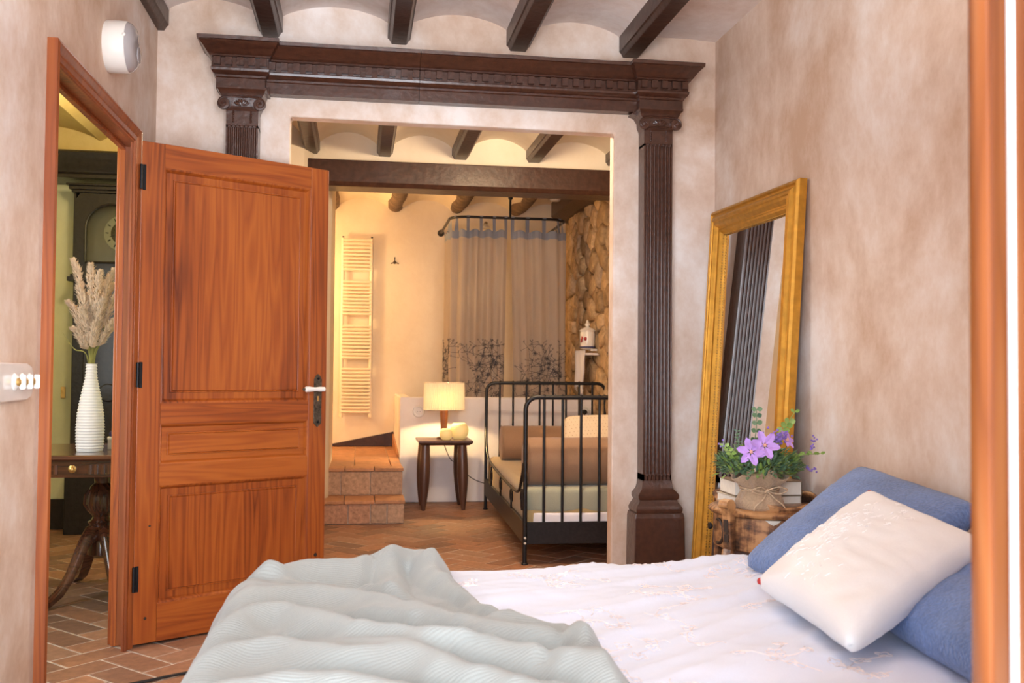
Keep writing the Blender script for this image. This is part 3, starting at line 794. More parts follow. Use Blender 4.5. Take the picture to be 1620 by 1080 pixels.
def pilaster(cx, q_=1.0):
    # q_ < 1: the left one is trimmed back at the foot so that the door can pass
    yf = YB - .095                                # front plane of shaft
    hw = .0695
    # plinth
    MB().rings([[(cx - s, YB, z), (cx - s, yf - e, z), (cx + s, yf - e, z), (cx + s, YB, z)] for s, e, z in [(.0695 + (s0 - .0695) * q_, e0 * q_, z0) for s0, e0, z0 in ((.126, .055, 0), (.120, .048, .44), (.116, .044, .462))]]).build('plinth', 'gloss', ps, bevel=.004)
    # moulded base
    prof = [(.108, .038, .462), (.112, .042, .474), (.112, .042, .484), (.104, .034, .498), (.094, .026, .510), (.090, .022, .520), (.094, .026, .524), (.098, .030, .532), (.098, .030, .546), (.090, .022, .556), (.078, .010, .570), (.072, .003, .592), (.0705, .001, .610)]
    MB().rings([[(cx - s, YB, z), (cx - s, yf - e, z), (cx + s, yf - e, z), (cx + s, YB, z)] for s, e, z in [(.0695 + (s0 - .0695) * q_, e0 * q_, z0) for s0, e0, z0 in prof]]).build('pilaster_base', 'gloss', ps, smooth=30)
    # fluted shaft
    nf = 7; pts = [(cx - hw, YB)]
    pts.append((cx - hw, yf))
    fw_ = (2 * hw - .012) / nf
    for k in range(nf):
        x0 = cx - hw + .006 + k * fw_
        for t in range(7):
            a = PI * t / 6
            pts.append((x0 + fw_ * .5 - math.cos(a) * fw_ * .40, yf + math.sin(a) * .0085))
    pts += [(cx + hw, yf), (cx + hw, YB)]
    MB().prism(pts, .605, 2.205, 'Z').build('shaft', 'gloss', ps, smooth=40)
    MB().box(cx - hw, cx + hw, yf, YB, .592, .640).build('shaft_foot', 'gloss', ps)
    MB().box(cx - hw, cx + hw, yf, YB, 2.195, 2.30).build('shaft_neck', 'gloss', ps)
    # rounded flute tops and bottoms
    for z, s in ((2.197, 1), (.640, -1)):
        b = MB()
        for k in range(nf):
            x0 = cx - hw + .006 + (k + .5) * fw_
            b.tube([(x0 + math.cos(a) * fw_ * .40, yf - .001, z + s * math.sin(a) * fw_ * .42) for a in [PI * q / 6 for q in range(7)]], .0018, 6)
        b.build('flute_beading', 'gloss', ps, smooth=True)
    # capital: necking, echinus, volutes, abacus
    cap = MB().rings([[(cx - s, YB, z), (cx - s, yf - e, z), (cx + s, yf - e, z), (cx + s, YB, z)] for s, e, z in
                      ((.070, .004, 2.268), (.072, .012, 2.278), (.080, .020, 2.296), (.082, .022, 2.318), (.090, .024, 2.330), (.094, .028, 2.336), (.100, .036, 2.352), (.108, .044, 2.358), (.108, .044, 2.366))]).build('capital', 'gloss', ps, smooth=30)
    for s in (-1, 1):
        vx, vz, yy = cx + s * .078, 2.292, yf - .020
        b = MB().lathe([(.026, .0), (.028, -.008), (.026, -.016), (.006, -.018)], (vx, yy, vz), 20, 'Y')
        sp = [(vx + s * math.cos(t) * r, yy - .018, vz + math.sin(t) * r) for t, r in [(PI / 2 - k * .45, .0275 * math.exp(-k * .085)) for k in range(22)]]
        b.tube(sp, .0038, 6)
        b.tube([(cx, yy - .010, 2.323), (cx + s * .04, yy - .014, 2.324), (cx + s * .078, yy - .018, 2.3195)], .004, 6)
        b.ball((vx, yy - .018, vz), .006, 8)
        b.build('volute', 'gloss', cap, smooth=40)
        b = MB()
        tx = cx + s * .038
        for k in range(7):
            b.ball((tx, yf - .002, 2.272 - k * .0085), .0052 * (1.15 if k == 6 else 1), 8)
        b.build('husk_drop', 'gloss', cap, smooth=True)
    b = MB()
    for k in range(-3, 4):                        # egg-and-leaf fan between the volutes
        a = k * .36
        b.tube([(cx + math.sin(a) * q * 1.2, yf - .022 - .004 * math.sin(q * 60), 2.286 + math.cos(a) * q * .9) for q in (.004, .012, .022, .032)], [.003, .005, .006, .003], 6)
    b.tube([(cx - .048 + k * .0096, yf - .016, 2.280) for k in range(11)], .0042, 6)
    b.build('leaf_fan', 'gloss', cap, smooth=True)


pilaster(-.526, .15); pilaster(1.3975)
MB().prism([(1.272, 2.352), (1.292, 2.366), (1.302, 2.366), (1.302, 2.340), (1.292, 2.345)], YB - .07, YB, 'Y').build('bracket', 'gloss', ps)
MB().box(-.424, -.412, YB - .072, YB, 2.352, 2.388).build('bracket', 'gloss', ps, bevel=.002)

# ================================================================ BED
BX0, BX1, BY0, BY1, BZ = -.30, 1.66, 1.42, 2.98, .50
bd = thing('bed', 'double bed under white duvet with its head to the right wall', 'bed', (0.68, 2.2, 0))
ob = lambda b: b.xf(Matrix.Translation((-.68, -2.2, 0)))
ob(MB().box(BX0 + .02, BX1, BY0 + .02, BY1 - .02, .14, .27)).build('bed_base', 'walnut', bd, bevel=.01)
ob(MB().box(BX0, BX1, BY0, BY1, .27, BZ)).build('mattress', 'white', bd, bevel=.05, seg=4)
for x in (BX0 + .08, BX1 - .08):
    for y in (BY0 + .1, BY1 - .1):
        ob(MB().lathe([(.022, 0), (.03, .14)], (x, y, 0), 14)).build('leg', 'walnut', bd, smooth=40)


def nz(x, y, z=0.0):
    return noise.noise(Vector((x, y, z)))


def duvet_h(x, y):
    """height of the duvet's upper face: puffed, with long creases drawn towards the pillows"""
    h = .532
    h += .012 * nz(x * 1.6, y * 1.9, 4) + .008 * nz(x * 3.1 + 3, y * 3.7, 1)
    # creases run towards (1.15, 2.5)
    a = math.atan2(y - 3.4, x - 2.6); r = math.hypot(y - 3.4, x - 2.6)
    h += .019 * (1 - abs(nz(a * 13, r * 1.1, 7))) ** 4 * min(1, max(0, (x - .1) * 1.5)) - .004
    h += .008 * (1 - abs(nz(a * 24, r * 1.3, 2))) ** 4
    h += .003 * nz(x * 14, y * 17, 3)
    if x > 1.0:
        h += .022 * math.sin(min(1, (x - 1.0) / .5) * PI) * .3
    # far edge drops away, rounded
    e = (BY1 + .045) - y
    if e < .12:
        t = max(0, e) / .12; h -= .09 * (1 - math.sqrt(max(0, 1 - (1 - t) ** 2)))
    e = y - (BY0 - .045)
    if e < .12:
        t = max(0, e) / .12; h -= .09 * (1 - math.sqrt(max(0, 1 - (1 - t) ** 2)))
    e = x - (BX0 - .03)
    if e < .10:
        t = max(0, e) / .10; h -= .08 * (1 - math.sqrt(max(0, 1 - (1 - t) ** 2)))
    return h


DX0, DX1, DYA, DYB = BX0 - .03, 1.58, BY0 - .045, BY1 + .045


def duvet_pt(u, v):
    # u along X with a hanging tail at the foot, v along Y with tails at both sides
    s = -.06 + u * 1.06; x = DX0 + max(0, s) * (DX1 - DX0); zx = 0
    if s < 0:
        zx = s / .06 * .24; x += s * .1
    t = -.12 + v * 1.24; y = DYA + min(1, max(0, t)) * (DYB - DYA); zy = 0
    if t < 0:
        zy = t / .12 * .22; y += .010 * math.sin(x * 19) * min(1, -t * 12)
    if t > 1:
        zy = -(t - 1) / .12 * .22; y += .012 * math.sin(x * 17 + 1) * min(1, (t - 1) * 12)
    return (x, y, duvet_h(x, y) + min(zx, zy))


dv = MB().grid(duvet_pt, 150, 130).build('duvet', 'duvet', smooth='all', solid=.02)
tag(dv, 'white duvet with beige embroidered sprays spread over the bed', 'duvet')
# embroidered sprays lie on the cloth
eb = MB(); er = random.Random(11)


def stitch(pts, r=.0009):
    eb.tube([(x, y, duvet_h(x, y) + .0012) for x, y in pts], r, 4, False)


for k in range(46):
    cx, cy = er.uniform(.05, 1.12), er.uniform(1.60, 2.93)
    if cx < .30:
        continue
    ang = er.uniform(0, 2 * PI); L = er.uniform(.09, .2)
    stem_ = [(cx + math.cos(ang + .5 * math.sin(t * 5)) * t * L, cy + math.sin(ang + .5 * math.sin(t * 5)) * t * L) for t in [q / 12 for q in range(13)]]
    stitch(stem_)
    for (qx, qy) in (stem_[4], stem_[8], stem_[12]):
        R = er.uniform(.012, .022); pn = er.choice((4, 5)); a0 = er.uniform(0, 6)
        stitch([(qx + math.cos(a) * R * (.45 + .55 * abs(math.sin(pn * a / 2))), qy + math.sin(a) * R * (.45 + .55 * abs(math.sin(pn * a / 2)))) for a in [a0 + 2 * PI * q / 25 for q in range(26)]], .001)
    for q in (2, 6, 10):
        qx, qy = stem_[q]; b_ = ang + er.choice((-1, 1)) * 1.1
        stitch([(qx + math.cos(b_) * .028 * t + math.cos(b_ + 1.57) * .008 * math.sin(t * PI), qy + math.sin(b_) * .028 * t + math.sin(b_ + 1.57) * .008 * math.sin(t * PI)) for t in (0, .25, .5, .75, 1, .75 + .001, .5, .25)], .001)
e_o = eb.build('embroidery', 'thread', dv); e_o['kind'] = 'stuff'; e_o['label'] = 'beige embroidered flower sprays'

# ---- sage throw heaped over the foot of the bed
RID = [([(-.30, 2.50), (-.137, 2.70), (-.005, 2.72), (.102, 2.83), (.175, 2.84), (.235, 2.74)], .050, .075),
       ([(-.30, 2.38), (-.14, 2.465), (-.003, 2.401), (.111, 2.261), (.185, 2.122), (.300, 2.02), (.46, 1.93)], .040, .060),
       ([(-.30, 2.15), (-.171, 2.278), (-.055, 2.152), (.049, 2.014), (.144, 1.933), (.281, 1.852), (.42, 1.75)], .045, .060),
       ([(-.32, 1.86), (-.24, 1.96), (-.146, 1.97), (-.025, 1.891), (.092, 1.856), (.20, 1.74), (.33, 1.62)], .040, .055),
       ([(-.30, 1.66), (-.10, 1.76), (.05, 1.70), (.2, 1.58)], .035, .05),
       ([(.10, 2.80), (.12, 2.62), (.10, 2.50)], .022, .035), ([(.19, 2.74), (.205, 2.60), (.27, 2.42), (.34, 2.16)], .030, .040),
       ([(-.22, 2.62), (-.10, 2.56), (.02, 2.55), (.10, 2.46)], .022, .030), ([(.30, 2.12), (.40, 2.09), (.45, 2.02), (.46, 1.85), (.46, 1.66)], .022, .035),
       ([(-.25, 2.30), (-.12, 2.36), (.02, 2.28), (.12, 2.16)], .016, .022), ([(-.26, 2.05), (-.10, 2.09), (.05, 1.95), (.2, 1.88)], .018, .025)]
RID = [(spline([(p[0], p[1], 0) for p in ps_], 5), a, w) for ps_, a, w in RID]


VAL = [([(-.28, 2.56), (-.12, 2.60), (.0, 2.55), (.12, 2.42), (.22, 2.30), (.33, 2.20)], .020, .022), ([(-.28, 2.24), (-.14, 2.36), (.0, 2.27), (.12, 2.12), (.24, 1.99), (.40, 1.90)], .024, .022),
       ([(-.28, 2.02), (-.15, 2.12), (-.02, 2.03), (.10, 1.92), (.24, 1.80), (.38, 1.68)], .024, .020), ([(-.26, 1.80), (-.1, 1.85), (.06, 1.78), (.2, 1.66)], .022, .020),
       ([(.14, 2.74), (.15, 2.60), (.17, 2.48), (.24, 2.36)], .026, .020), ([(.05, 2.78), (.04, 2.66), (.0, 2.60)], .016, .016), ([(.38, 2.05), (.42, 1.98), (.38, 1.86), (.34, 1.78)], .016, .016)]
RID += [(ps_, -a, w) for ps_, a, w in [(spline([(q[0], q[1], 0) for q in pp], 5), a, w) for pp, a, w in VAL]]


def seg_d(p, a, b):
    ab = b - a; t = max(0, min(1, (p - a).dot(ab) / max(1e-9, ab.length_squared)))
    return (p - (a + ab * t)).length


def throw_fold(x, y):
    p = Vector((x + .015 * nz(x * 6, y * 6, 1), y + .02 * nz(x * 5, y * 5, 9), 0)); h = 0
    for sp, a, w in RID:
        if min(abs(q.y - y) for q in sp[::3]) > .5:
            continue
        d = min(seg_d(p, sp[i], sp[i + 1]) for i in range(len(sp) - 1))
        h += a * 1.1 * math.exp(-(d / w) ** 1.8)
    return h


TEDGE = spline([(.262, 3.04, 0), (.262, 2.90, 0), (.258, 2.75, 0), (.27, 2.566, 0), (.305, 2.35, 0), (.37, 2.15, 0), (.45, 2.08, 0), (.485, 1.98, 0), (.49, 1.75, 0), (.485, 1.55, 0), (.46, 1.38, 0)], 6)


def t_edge(y):
    for i in range(len(TEDGE) - 1):
        a, b = TEDGE[i], TEDGE[i + 1]
        if (a.y - y) * (b.y - y) <= 0 and abs(a.y - b.y) > 1e-6:
            return a.x + (b.x - a.x) * (y - a.y) / (b.y - a.y)
    return .26 if y > 2 else .46


TH0 = BX0 - .045                                  # where the throw turns down over the foot


def throw_pt(u, v):
    y = 1.40 + v * (3.02 - 1.40); xe = t_edge(y) + .006 * math.sin(y * 40)
    hang = .30
    tot = (xe - TH0) + hang; s = tot * u          # arc length from the right-hand edge
    x = xe - s; drop = 0; fold = 0
    if x > TH0:
        fold = throw_fold(x, y)
        edge = min(1, s / .045); fold = max(.003, fold + .010) * edge ** .6
        z = duvet_h(max(x, DX0 + .012), min(max(y, DYA + .012), DYB - .012)) + .012 + fold
        e = x - TH0
        if e < .10:
            z -= .065 * (1 - math.sqrt(max(0, 1 - (1 - e / .10) ** 2)))
        z += .004 * nz(x * 18, y * 18, 5)
        ye = (BY1 + .04) - y
        if ye < .06:
            z -= .05 * (1 - math.sqrt(max(0, 1 - (1 - max(0, ye) / .06) ** 2)))
        return (x, y, z)
    drop = TH0 - x
    z0 = duvet_h(DX0 + .012, min(max(y, DYA + .012), DYB - .012)) + .012 + max(.003, throw_fold(TH0, y) + .010) - .065
    wob = .018 * math.sin(y * 21 + drop * 3) * min(1, drop * 6) + .010 * nz(y * 9, drop * 5, 2)
    return (TH0 - .004 - max(-.004, wob) - drop * .06, y, z0 - drop)


tw = MB().grid(throw_pt, 120, 170).build('throw_blanket', 'throw', smooth='all', solid=.009)
tag(tw, 'sage grey ribbed throw heaped in folds over the foot of the bed', 'blanket')


def pillow(name, c, th, mat, label, cat, group=None, seed=0, pinch=.07, wr=.006, n=34, parent=None, edge=.35):
    """c: four corner points in order; puffed on both sides with pulled-in edges"""
    c = [Vector(p) for p in c]; ctr = sum(c, Vector()) / 4
    c = [ctr + (p - ctr) * 1.067 for p in c]      # the rounded tips fall back to the points given
    nrm = (c[2] - c[0]).cross(c[3] - c[1]).normalized()
    if nrm.z < 0:
        nrm = -nrm

    def pt(u, v, sgn):
        a, b = u * 2 - 1, v * 2 - 1
        a2 = a * (1 - pinch * (1 - b * b) * abs(a) ** 3); b2 = b * (1 - pinch * (1 - a * a) * abs(b) ** 3)
        uu, vv = (a2 + 1) / 2, (b2 + 1) / 2
        p = c[0] * (1 - uu) * (1 - vv) + c[1] * uu * (1 - vv) + c[2] * uu * vv + c[3] * (1 - uu) * vv
        k = (max(0, 1 - abs(a) ** 2.6) * max(0, 1 - abs(b) ** 2.6)) ** edge
        h = th * .5 * k + wr * nz(a * 3 + seed, b * 3, sgn * 3) * k + wr * .7 * k * (1 - abs(nz(a * 5 + seed, b * 2.2, 5 + sgn))) ** 2 - wr * .4 * k
        # rounded corner tips
        rr = max(0, (abs(a) + abs(b)) - 1.86)
        p = p + (ctr - p) * rr * .45
        return tuple(p + nrm * h * sgn - ctr)
    mb = MB().grid(lambda u, v: pt(u, v, 1), n, n)
    o = len(mb.v); mb.grid(lambda u, v: pt(u, v, -1), n, n)
    me_ = mb.mesh(name, M[mat], 'all', False)
    bm = bmesh.new(); bm.from_mesh(me_); bmesh.ops.remove_doubles(bm, verts=bm.verts, dist=1e-5); bmesh.ops.recalc_face_normals(bm, faces=bm.faces); bm.to_mesh(me_); bm.free()
    ob_ = link(name, me_, parent, loc=ctr)
    if label:
        tag(ob_, label, cat, group)
    return ob_, (lambda u, v, lift=0.0: Vector(pt(u, v, 1)) + nrm * lift)


pillow('white_pillow', [(1.58, 2.38, .56), (1.67, 2.36, .90), (1.67, 1.72, .88), (1.58, 1.70, .56)], .14, 'white', 'plain white pillow standing against the wall behind the blue ones', 'pillow', seed=5)
pillow('blue_pillow', [(1.13, 2.745, .568), (1.58, 2.928, .812), (1.620, 2.385, .760), (1.14, 2.16, .560)], .125, 'blue', 'blue knitted pillow leaning on the wall beside the nightstand', 'pillow', seed=1, pinch=.05)
pillow('blue_pillow', [(1.16, 2.06, .575), (1.55, 2.20, .70), (1.58, 1.50, .70), (1.10, 1.40, .575)], .13, 'blue', 'blue knitted pillow under the near corner of the ivory cushion', 'pillow', seed=2, pinch=.04)
cu, cupt = pillow('ivory_cushion', [(1.005, 2.36, .590), (1.375, 2.495, .790), (1.420, 2.072, .727), (.960, 1.82, .588)], .120, 'silk', 'ivory satin cushion with raised flowers lying on the blue pillows', 'cushion', seed=3, pinch=.075, wr=.008)
sb = MB(); cr = random.Random(5)
for k in range(150):                              # raised floral couching in a diagonal wreath
    t = cr.random()
    u0, v0 = .16 + .72 * t + cr.gauss(0, .07), .20 + .5 * abs(t - .45) + cr.gauss(0, .10)
    if not (.06 < u0 < .94 and .06 < v0 < .94):
        continue
    a = cr.uniform(0, 6.28); L = cr.uniform(.010, .026)
    sb.tube([cupt(u0 + math.cos(a) * L * q + math.sin(a) * .01 * math.sin(q * 3), v0 + math.sin(a) * L * q, .0) for q in (-1, -.5, 0, .5, 1)], [.0006, .0013, .0017, .0013, .0006], 6)
so = sb.build('raised_embroidery', 'ivory', cu, smooth=True); so['kind'] = 'stuff'
for p in ((.012, .012), (.985, .012)):
    MB().ball(cupt(*p), .009, 10).build('corner_tassel', 'red', cu, smooth=True)
MB().grid(lambda u, v: tuple(cupt(.985, .97) + Vector((.03 * u + .004 * v, -.02 * u - .012 * v, -.035 * v - .01 * u))), 4, 4).build('care_tag', 'white', cu, solid=.001)

# ================================================================ MIRROR
mr = thing('mirror', 'tall gilt-framed mirror leaning against the right wall', 'mirror')
mt_top, mt_lean = 1.868, .058
MY0, MY1 = 3.560, 4.425                           # near and far edges
ang = math.atan(mt_lean); LEN = mt_top / math.cos(ang)
# local: a along Y, b up the mirror, h out of its face (towards -X)
mm_ = Matrix.Translation((XR - .012, MY0, 0)) @ Matrix.Rotation(math.radians(2.2), 4, 'Z') @ Matrix.Translation((-mt_top * mt_lean, -MY0, .004)) @ Matrix.Rotation(ang, 4, 'Y')


def mp_(a, b, h):
    return tuple(mm_ @ Vector((-h, a, b)))


prof = [(0, .0), (0, .030), (.008, .040), (.016, .042), (.022, .034), (.030, .033), (.032, .040), (.044, .050), (.054, .051), (.058, .045), (.064, .045), (.072, .047), (.080, .040), (.086, .031), (.092, .030), (.096, .032), (.104, .030), (.112, .022), (.118, .016), (.120, .006)]
fo = MB()
for side in range(4):
    cor = [(MY0, 0), (MY1, 0), (MY1, LEN), (MY0, LEN)]
    rr = []
    for q in (side, (side + 1) % 4):
        a, b = cor[q]; sa = 1 if a == MY0 else -1; sb_ = 1 if b == 0 else -1
        rr.append([mp_(a + sa * d, b + sb_ * d, h) for d, h in prof])
    MB().rings(rr, True, True).build('frame_side', 'gold', mr, smooth=30)
bd_ = MB()
for (a0, b0, a1, b1) in ((MY0 + .118, .118, MY0 + .118, LEN - .118), (MY1 - .118, .118, MY1 - .118, LEN - .118), (MY0 + .118, LEN - .118, MY1 - .118, LEN - .118), (MY0 + .118, .118, MY1 - .118, .118)):
    L = math.hypot(a1 - a0, b1 - b0); n = int(L / .0125)
    for k in range(n):
        t = (k + .5) / n; p = mp_(a0 + (a1 - a0) * t, b0 + (b1 - b0) * t, .016)
        bd_.ball(p, .0046, 6)
bo = bd_.build('bead_row', 'goldd', mr, smooth=True); bo['kind'] = 'stuff'
MB().add([mp_(MY0 + .11, .11, .008), mp_(MY1 - .11, .11, .008), mp_(MY1 - .11, LEN - .11, .008), mp_(MY0 + .11, LEN - .11, .008),
          mp_(MY0 + .11, .11, .003), mp_(MY1 - .11, .11, .003), mp_(MY1 - .11, LEN - .11, .003), mp_(MY0 + .11, LEN - .11, .003)],
         [(0, 1, 2, 3), (7, 6, 5, 4), (0, 1, 5, 4), (1, 2, 6, 5), (2, 3, 7, 6), (3, 0, 4, 7)]).build('glass', 'mirror', mr)
MB().add([mp_(MY0 + .02, .02, .002), mp_(MY1 - .02, .02, .002), mp_(MY1 - .02, LEN - .02, .002), mp_(MY0 + .02, LEN - .02, .002)], [(0, 1, 2, 3)]).build('backing', 'walnut', mr)

# ================================================================ NIGHTSTAND
NX, NY = 1.462, 3.375
ns = thing('nightstand', 'small round carved nightstand in scorched oak beside the bed', 'nightstand', (NX, NY, 0))
NR = .196
MB().lathe([(NR - .012, .502), (NR - .004, .506), (NR - .004, .618), (NR - .010, .622), (.02, .622)], n=40).build('apron', 'oak', ns, smooth=40)
MB().lathe([(.02, .620), (NR + .004, .620), (NR + .012, .626), (NR + .014, .634), (NR + .008, .642), (NR - .004, .645), (.02, .645)], n=40).build('table_top', 'oak', ns, smooth=40)


def gallery(u, v):
    t = -2.36 + u * 3.9; h = .018 + .014 * (math.sin(t * 5.2 + .6) + .7 * math.sin(t * 2.6)) + .012 * min(1, max(0, u - .55) * 3)
    r = NR - .008 + .008 * v
    return (r * math.cos(t), r * math.sin(t), .643 + max(.004, h) * v)


MB().grid(gallery, 60, 4).build('gallery', 'oak', ns, smooth='all', solid=.012)
MB().lathe([(NR - .005, .640), (NR + .002, .644), (NR - .005, .648)], n=40).build('moulding', 'oak', ns, smooth=True)


def post(t):
    c, s = math.cos(t), math.sin(t); b = MB()
    q = Matrix.Translation((c * (NR + .004), s * (NR + .004), 0)) @ Matrix.Rotation(t, 4, 'Z')
    b.prism([(-.006, .500), (.018, .500), (.022, .560), (.026, .625), (.034, .650), (.034, .672), (.020, .684), (.002, .680), (-.008, .664), (-.006, .64)], -.018, .018, 'Y')
    b.xf(q)
    o = b.build('carved_post', 'oak', ns, bevel=.004)
    b = MB().tube([(.026, -.019, .664), (.026, .019, .664)], .017, 14).xf(q).build('scroll', 'oak', o, smooth=40)
    b = MB().box(.016, .024, -.010, .010, .535, .560).box(.018, .026, -.010, .010, .570, .612).xf(q).build('inset', 'char', o)
    # cabriole leg
    pts = spline([(.010, 0, .505), (.030, 0, .44), (.018, 0, .34), (-.006, 0, .20), (.004, 0, .08), (.028, 0, .012)], 5)
    MB().tube([q @ p for p in pts], [.022 - .012 * min(1, k / 14) + (.006 if k > 22 else 0) for k in range(len(pts))], 10).build('leg', 'oak', ns, smooth=True)


for t in (math.radians(208), math.radians(300), math.radians(28), math.radians(118)):
    post(t)
# wavy front lobe with burnt scroll line, key and keyhole plate
b = MB()
for sgn in (1,):
    pts = []
    for k in range(15):
        a = -1.9 + k * .27
        t = math.radians(187) + .16 * math.cos(a) * 1.0; z = .560 + .042 * math.sin(a)
        pts.append(((NR + .0) * math.cos(t), (NR + .0) * math.sin(t), z))
    b.tube(pts, .0055, 6)
b.build('scorched_scroll', 'char', ns, smooth=True)
MB().lathe([(.012, .0), (.013, .006), (.008, .012), (.002, .014)], (-NR - .018, .02, .572), 12, 'X').build('knob', 'hinge', ns, smooth=True)
MB().prism([(-.026, .618), (.026, .618), (.012, .607), (0, .601), (-.012, .607)], -NR - .004, -NR + .004, 'Y').xf(Matrix.Rotation(math.radians(-18), 4, 'Z')).build('escutcheon', 'dial', ns)
MB().lathe([(.16, .16), (.165, .17), (.16, .18)], n=32).build('lower_shelf', 'oak', ns, smooth=40)

# books on the nightstand
def book(cx, cy, z, w, d, h, rz, cov, label):
    t = thing('book', label, 'book', (cx, cy, z), rz, 'books on the nightstand')
    MB().box(-w / 2 + .004, w / 2 - .002, -d / 2 + .003, d / 2 - .003, .003, h - .003).build('pages', 'paper', t)
    c = MB().box(-w / 2, w / 2, -d / 2, d / 2, 0, .003).box(-w / 2, w / 2, -d / 2, d / 2, h - .003, h).box(w / 2 - .003, w / 2, -d / 2, d / 2, 0, h)
    c.build('cover', cov, t, bevel=.001, seg=1)


book(1.462, 3.46, .647, .26, .16, .030, .05, 'cover2', 'pale thin book at the bottom of the nightstand stack')
book(1.468, 3.46, .678, .255, .165, .052, -.03, 'cover', 'thick brown-covered book on top of the nightstand stack')

# potted flowers in burlap
PX, PY, PZ = 1.388, 3.275, .647
fp = thing('flower_pot', 'lilac flowers and greenery in a burlap-wrapped pot on the nightstand', 'potted plant', (PX, PY, PZ))
fp.scale = (1.1, 1.1, 1.1)
bprof = [(.060, 0), (.070, .006), (.074, .025), (.066, .045), (.055, .060), (.054, .066), (.066, .080), (.082, .098), (.092, .116)]
PR = [p[0] for p in bprof]


def burl(u, v):
    t = 2 * PI * u; k = v * (len(bprof) - 1); i = min(len(bprof) - 2, int(k)); f = k - i
    r = bprof[i][0] * (1 - f) + bprof[i + 1][0] * f; z = bprof[i][1] * (1 - f) + bprof[i + 1][1] * f
    w = .055 if v > .55 else .03
    r *= 1 + w * math.sin(t * 9 + v * 3) * (.4 + v) + .05 * nz(math.cos(t) * 3, math.sin(t) * 3, v * 4)
    z += (.012 * math.sin(t * 3 + 1) + .008 * math.sin(t * 7)) * max(0, v - .7) / .3
    return (r * math.cos(t), r * math.sin(t), z)


MB().grid(burl, 72, 24).build('burlap_wrap', 'burlap', fp, smooth='all', solid=.003)
MB().lathe([(.01, .088), (.060, .090), (.066, .096), (.01, .100)], n=20).build('soil', 'char', fp)
b = MB()
for k in range(4):
    b.tube([((.058 + .002 * k) * math.cos(t), (.058 + .002 * k) * math.sin(t), .058 + .004 * k + .004 * math.sin(t * 2 + k)) for t in [2 * PI * q / 32 for q in range(33)]], .0022, 6)
b.build('twine', 'twine', fp, smooth=True)
b = MB()
for s in (-1, 1):
    b.tube(spline([(.0, -.062, .066), (s * .03, -.082, .078), (s * .058, -.080, .068), (s * .034, -.076, .056), (.0, -.063, .062)], 6), .0024, 6)
    b.tube(spline([(.0, -.063, .062), (s * .02, -.078, .040), (s * .045, -.080, .020), (s * .052, -.079, .004)], 6), .0022, 6)
b.ball((0, -.066, .064), .008, 8)
b.build('twine_bow', 'twine', fp, smooth=True)


def leaf(mb, p, d, L, w, up=Vector((0, 0, 1)), curl=.2):
    d = d.normalized(); s = d.cross(up)
    s = s.normalized() if s.length > 1e-4 else Vector((1, 0, 0)); n_ = s.cross(d)
    P = [p, p + d * L * .4 + s * w + n_ * L * curl * .3, p + d * L * .4 - s * w + n_ * L * curl * .3, p + d * L * .8 + s * w * .7, p + d * L * .8 - s * w * .7, p + d * L - n_ * L * curl * .3, p + d * L * .45 - n_ * w * .2]
    mb.add([tuple(q) for q in P], [(0, 1, 6), (0, 6, 2), (1, 3, 6), (6, 4, 2), (3, 5, 6), (6, 5, 4)])


lr = random.Random(21); fa, fb_ = MB(), MB()
for k in range(1500):
    t = lr.uniform(0, 2 * PI); rr_ = .118 * math.sqrt(lr.random()); hgt = .108 + (.112 - rr_ * .55) * lr.random() ** .7
    p = Vector((rr_ * math.cos(t) * 1.08, rr_ * math.sin(t), hgt))
    d = Vector((math.cos(t) * lr.uniform(.2, 1.2), math.sin(t) * lr.uniform(.2, 1.2), lr.uniform(-.3, 1.0)))
    leaf(fa if lr.random() < .68 else fb_, p, d, lr.uniform(.016, .034), lr.uniform(.002, .008))
o = fa.build('foliage', 'leafa', fp); o['kind'] = 'stuff'; o = fb_.build('foliage', 'leafb', fp); o['kind'] = 'stuff'


def sprig(p0, p1, n, L, w, mat, name='sprig'):
    pts = spline([p0, (Vector(p0) + Vector(p1)) / 2 + Vector((lr.uniform(-.01, .01), 0, .012)), p1], 6)
    b = MB().tube(pts, .0014, 5)
    for k in range(n):
        q = pts[int((k + 1) / n * (len(pts) - 1))]
        for s in (-1, 1):
            leaf(b, q, Vector((s * 1.0, lr.uniform(-.6, .2), lr.uniform(.1, .7))), L, w, Vector((0, -1, .2)))
    b.build(name, mat, fp)


sprig((-.03, 0, .15), (-.018, -.02, .315), 6, .020, .0085, 'leafa')
sprig((.04, .0, .16), (.095, -.01, .275), 6, .022, .010, 'leafb')
sprig((.05, .0, .16), (.128, .02, .305), 3, .018, .006, 'leafb')
sprig((-.07, -.03, .13), (-.128, -.03, .20), 6, .018, .006, 'leafb')
sprig((.07, -.02, .14), (.195, -.02, .175), 7, .020, .005, 'leafb')
sprig((-.05, .02, .15), (-.075, .0, .245), 7, .012, .002, 'leafa')


def flower(p, nrm, R):
    b = MB(); nrm = nrm.normalized(); a = nrm.cross(Vector((0, 0, 1))).normalized(); c = a.cross(nrm)
    for k in range(6):
        t = k * PI / 3 + .2; d = a * math.cos(t) + c * math.sin(t)
        leaf(b, Vector(p) + d * .004, d + nrm * .25, R, R * .30, nrm, .25)
    o = b.build('flower', 'petal', fp, solid=.0006)
    MB().ball(Vector(p) + nrm * .004, .006, 8).build('flower_centre', 'pollen', o, smooth=True)


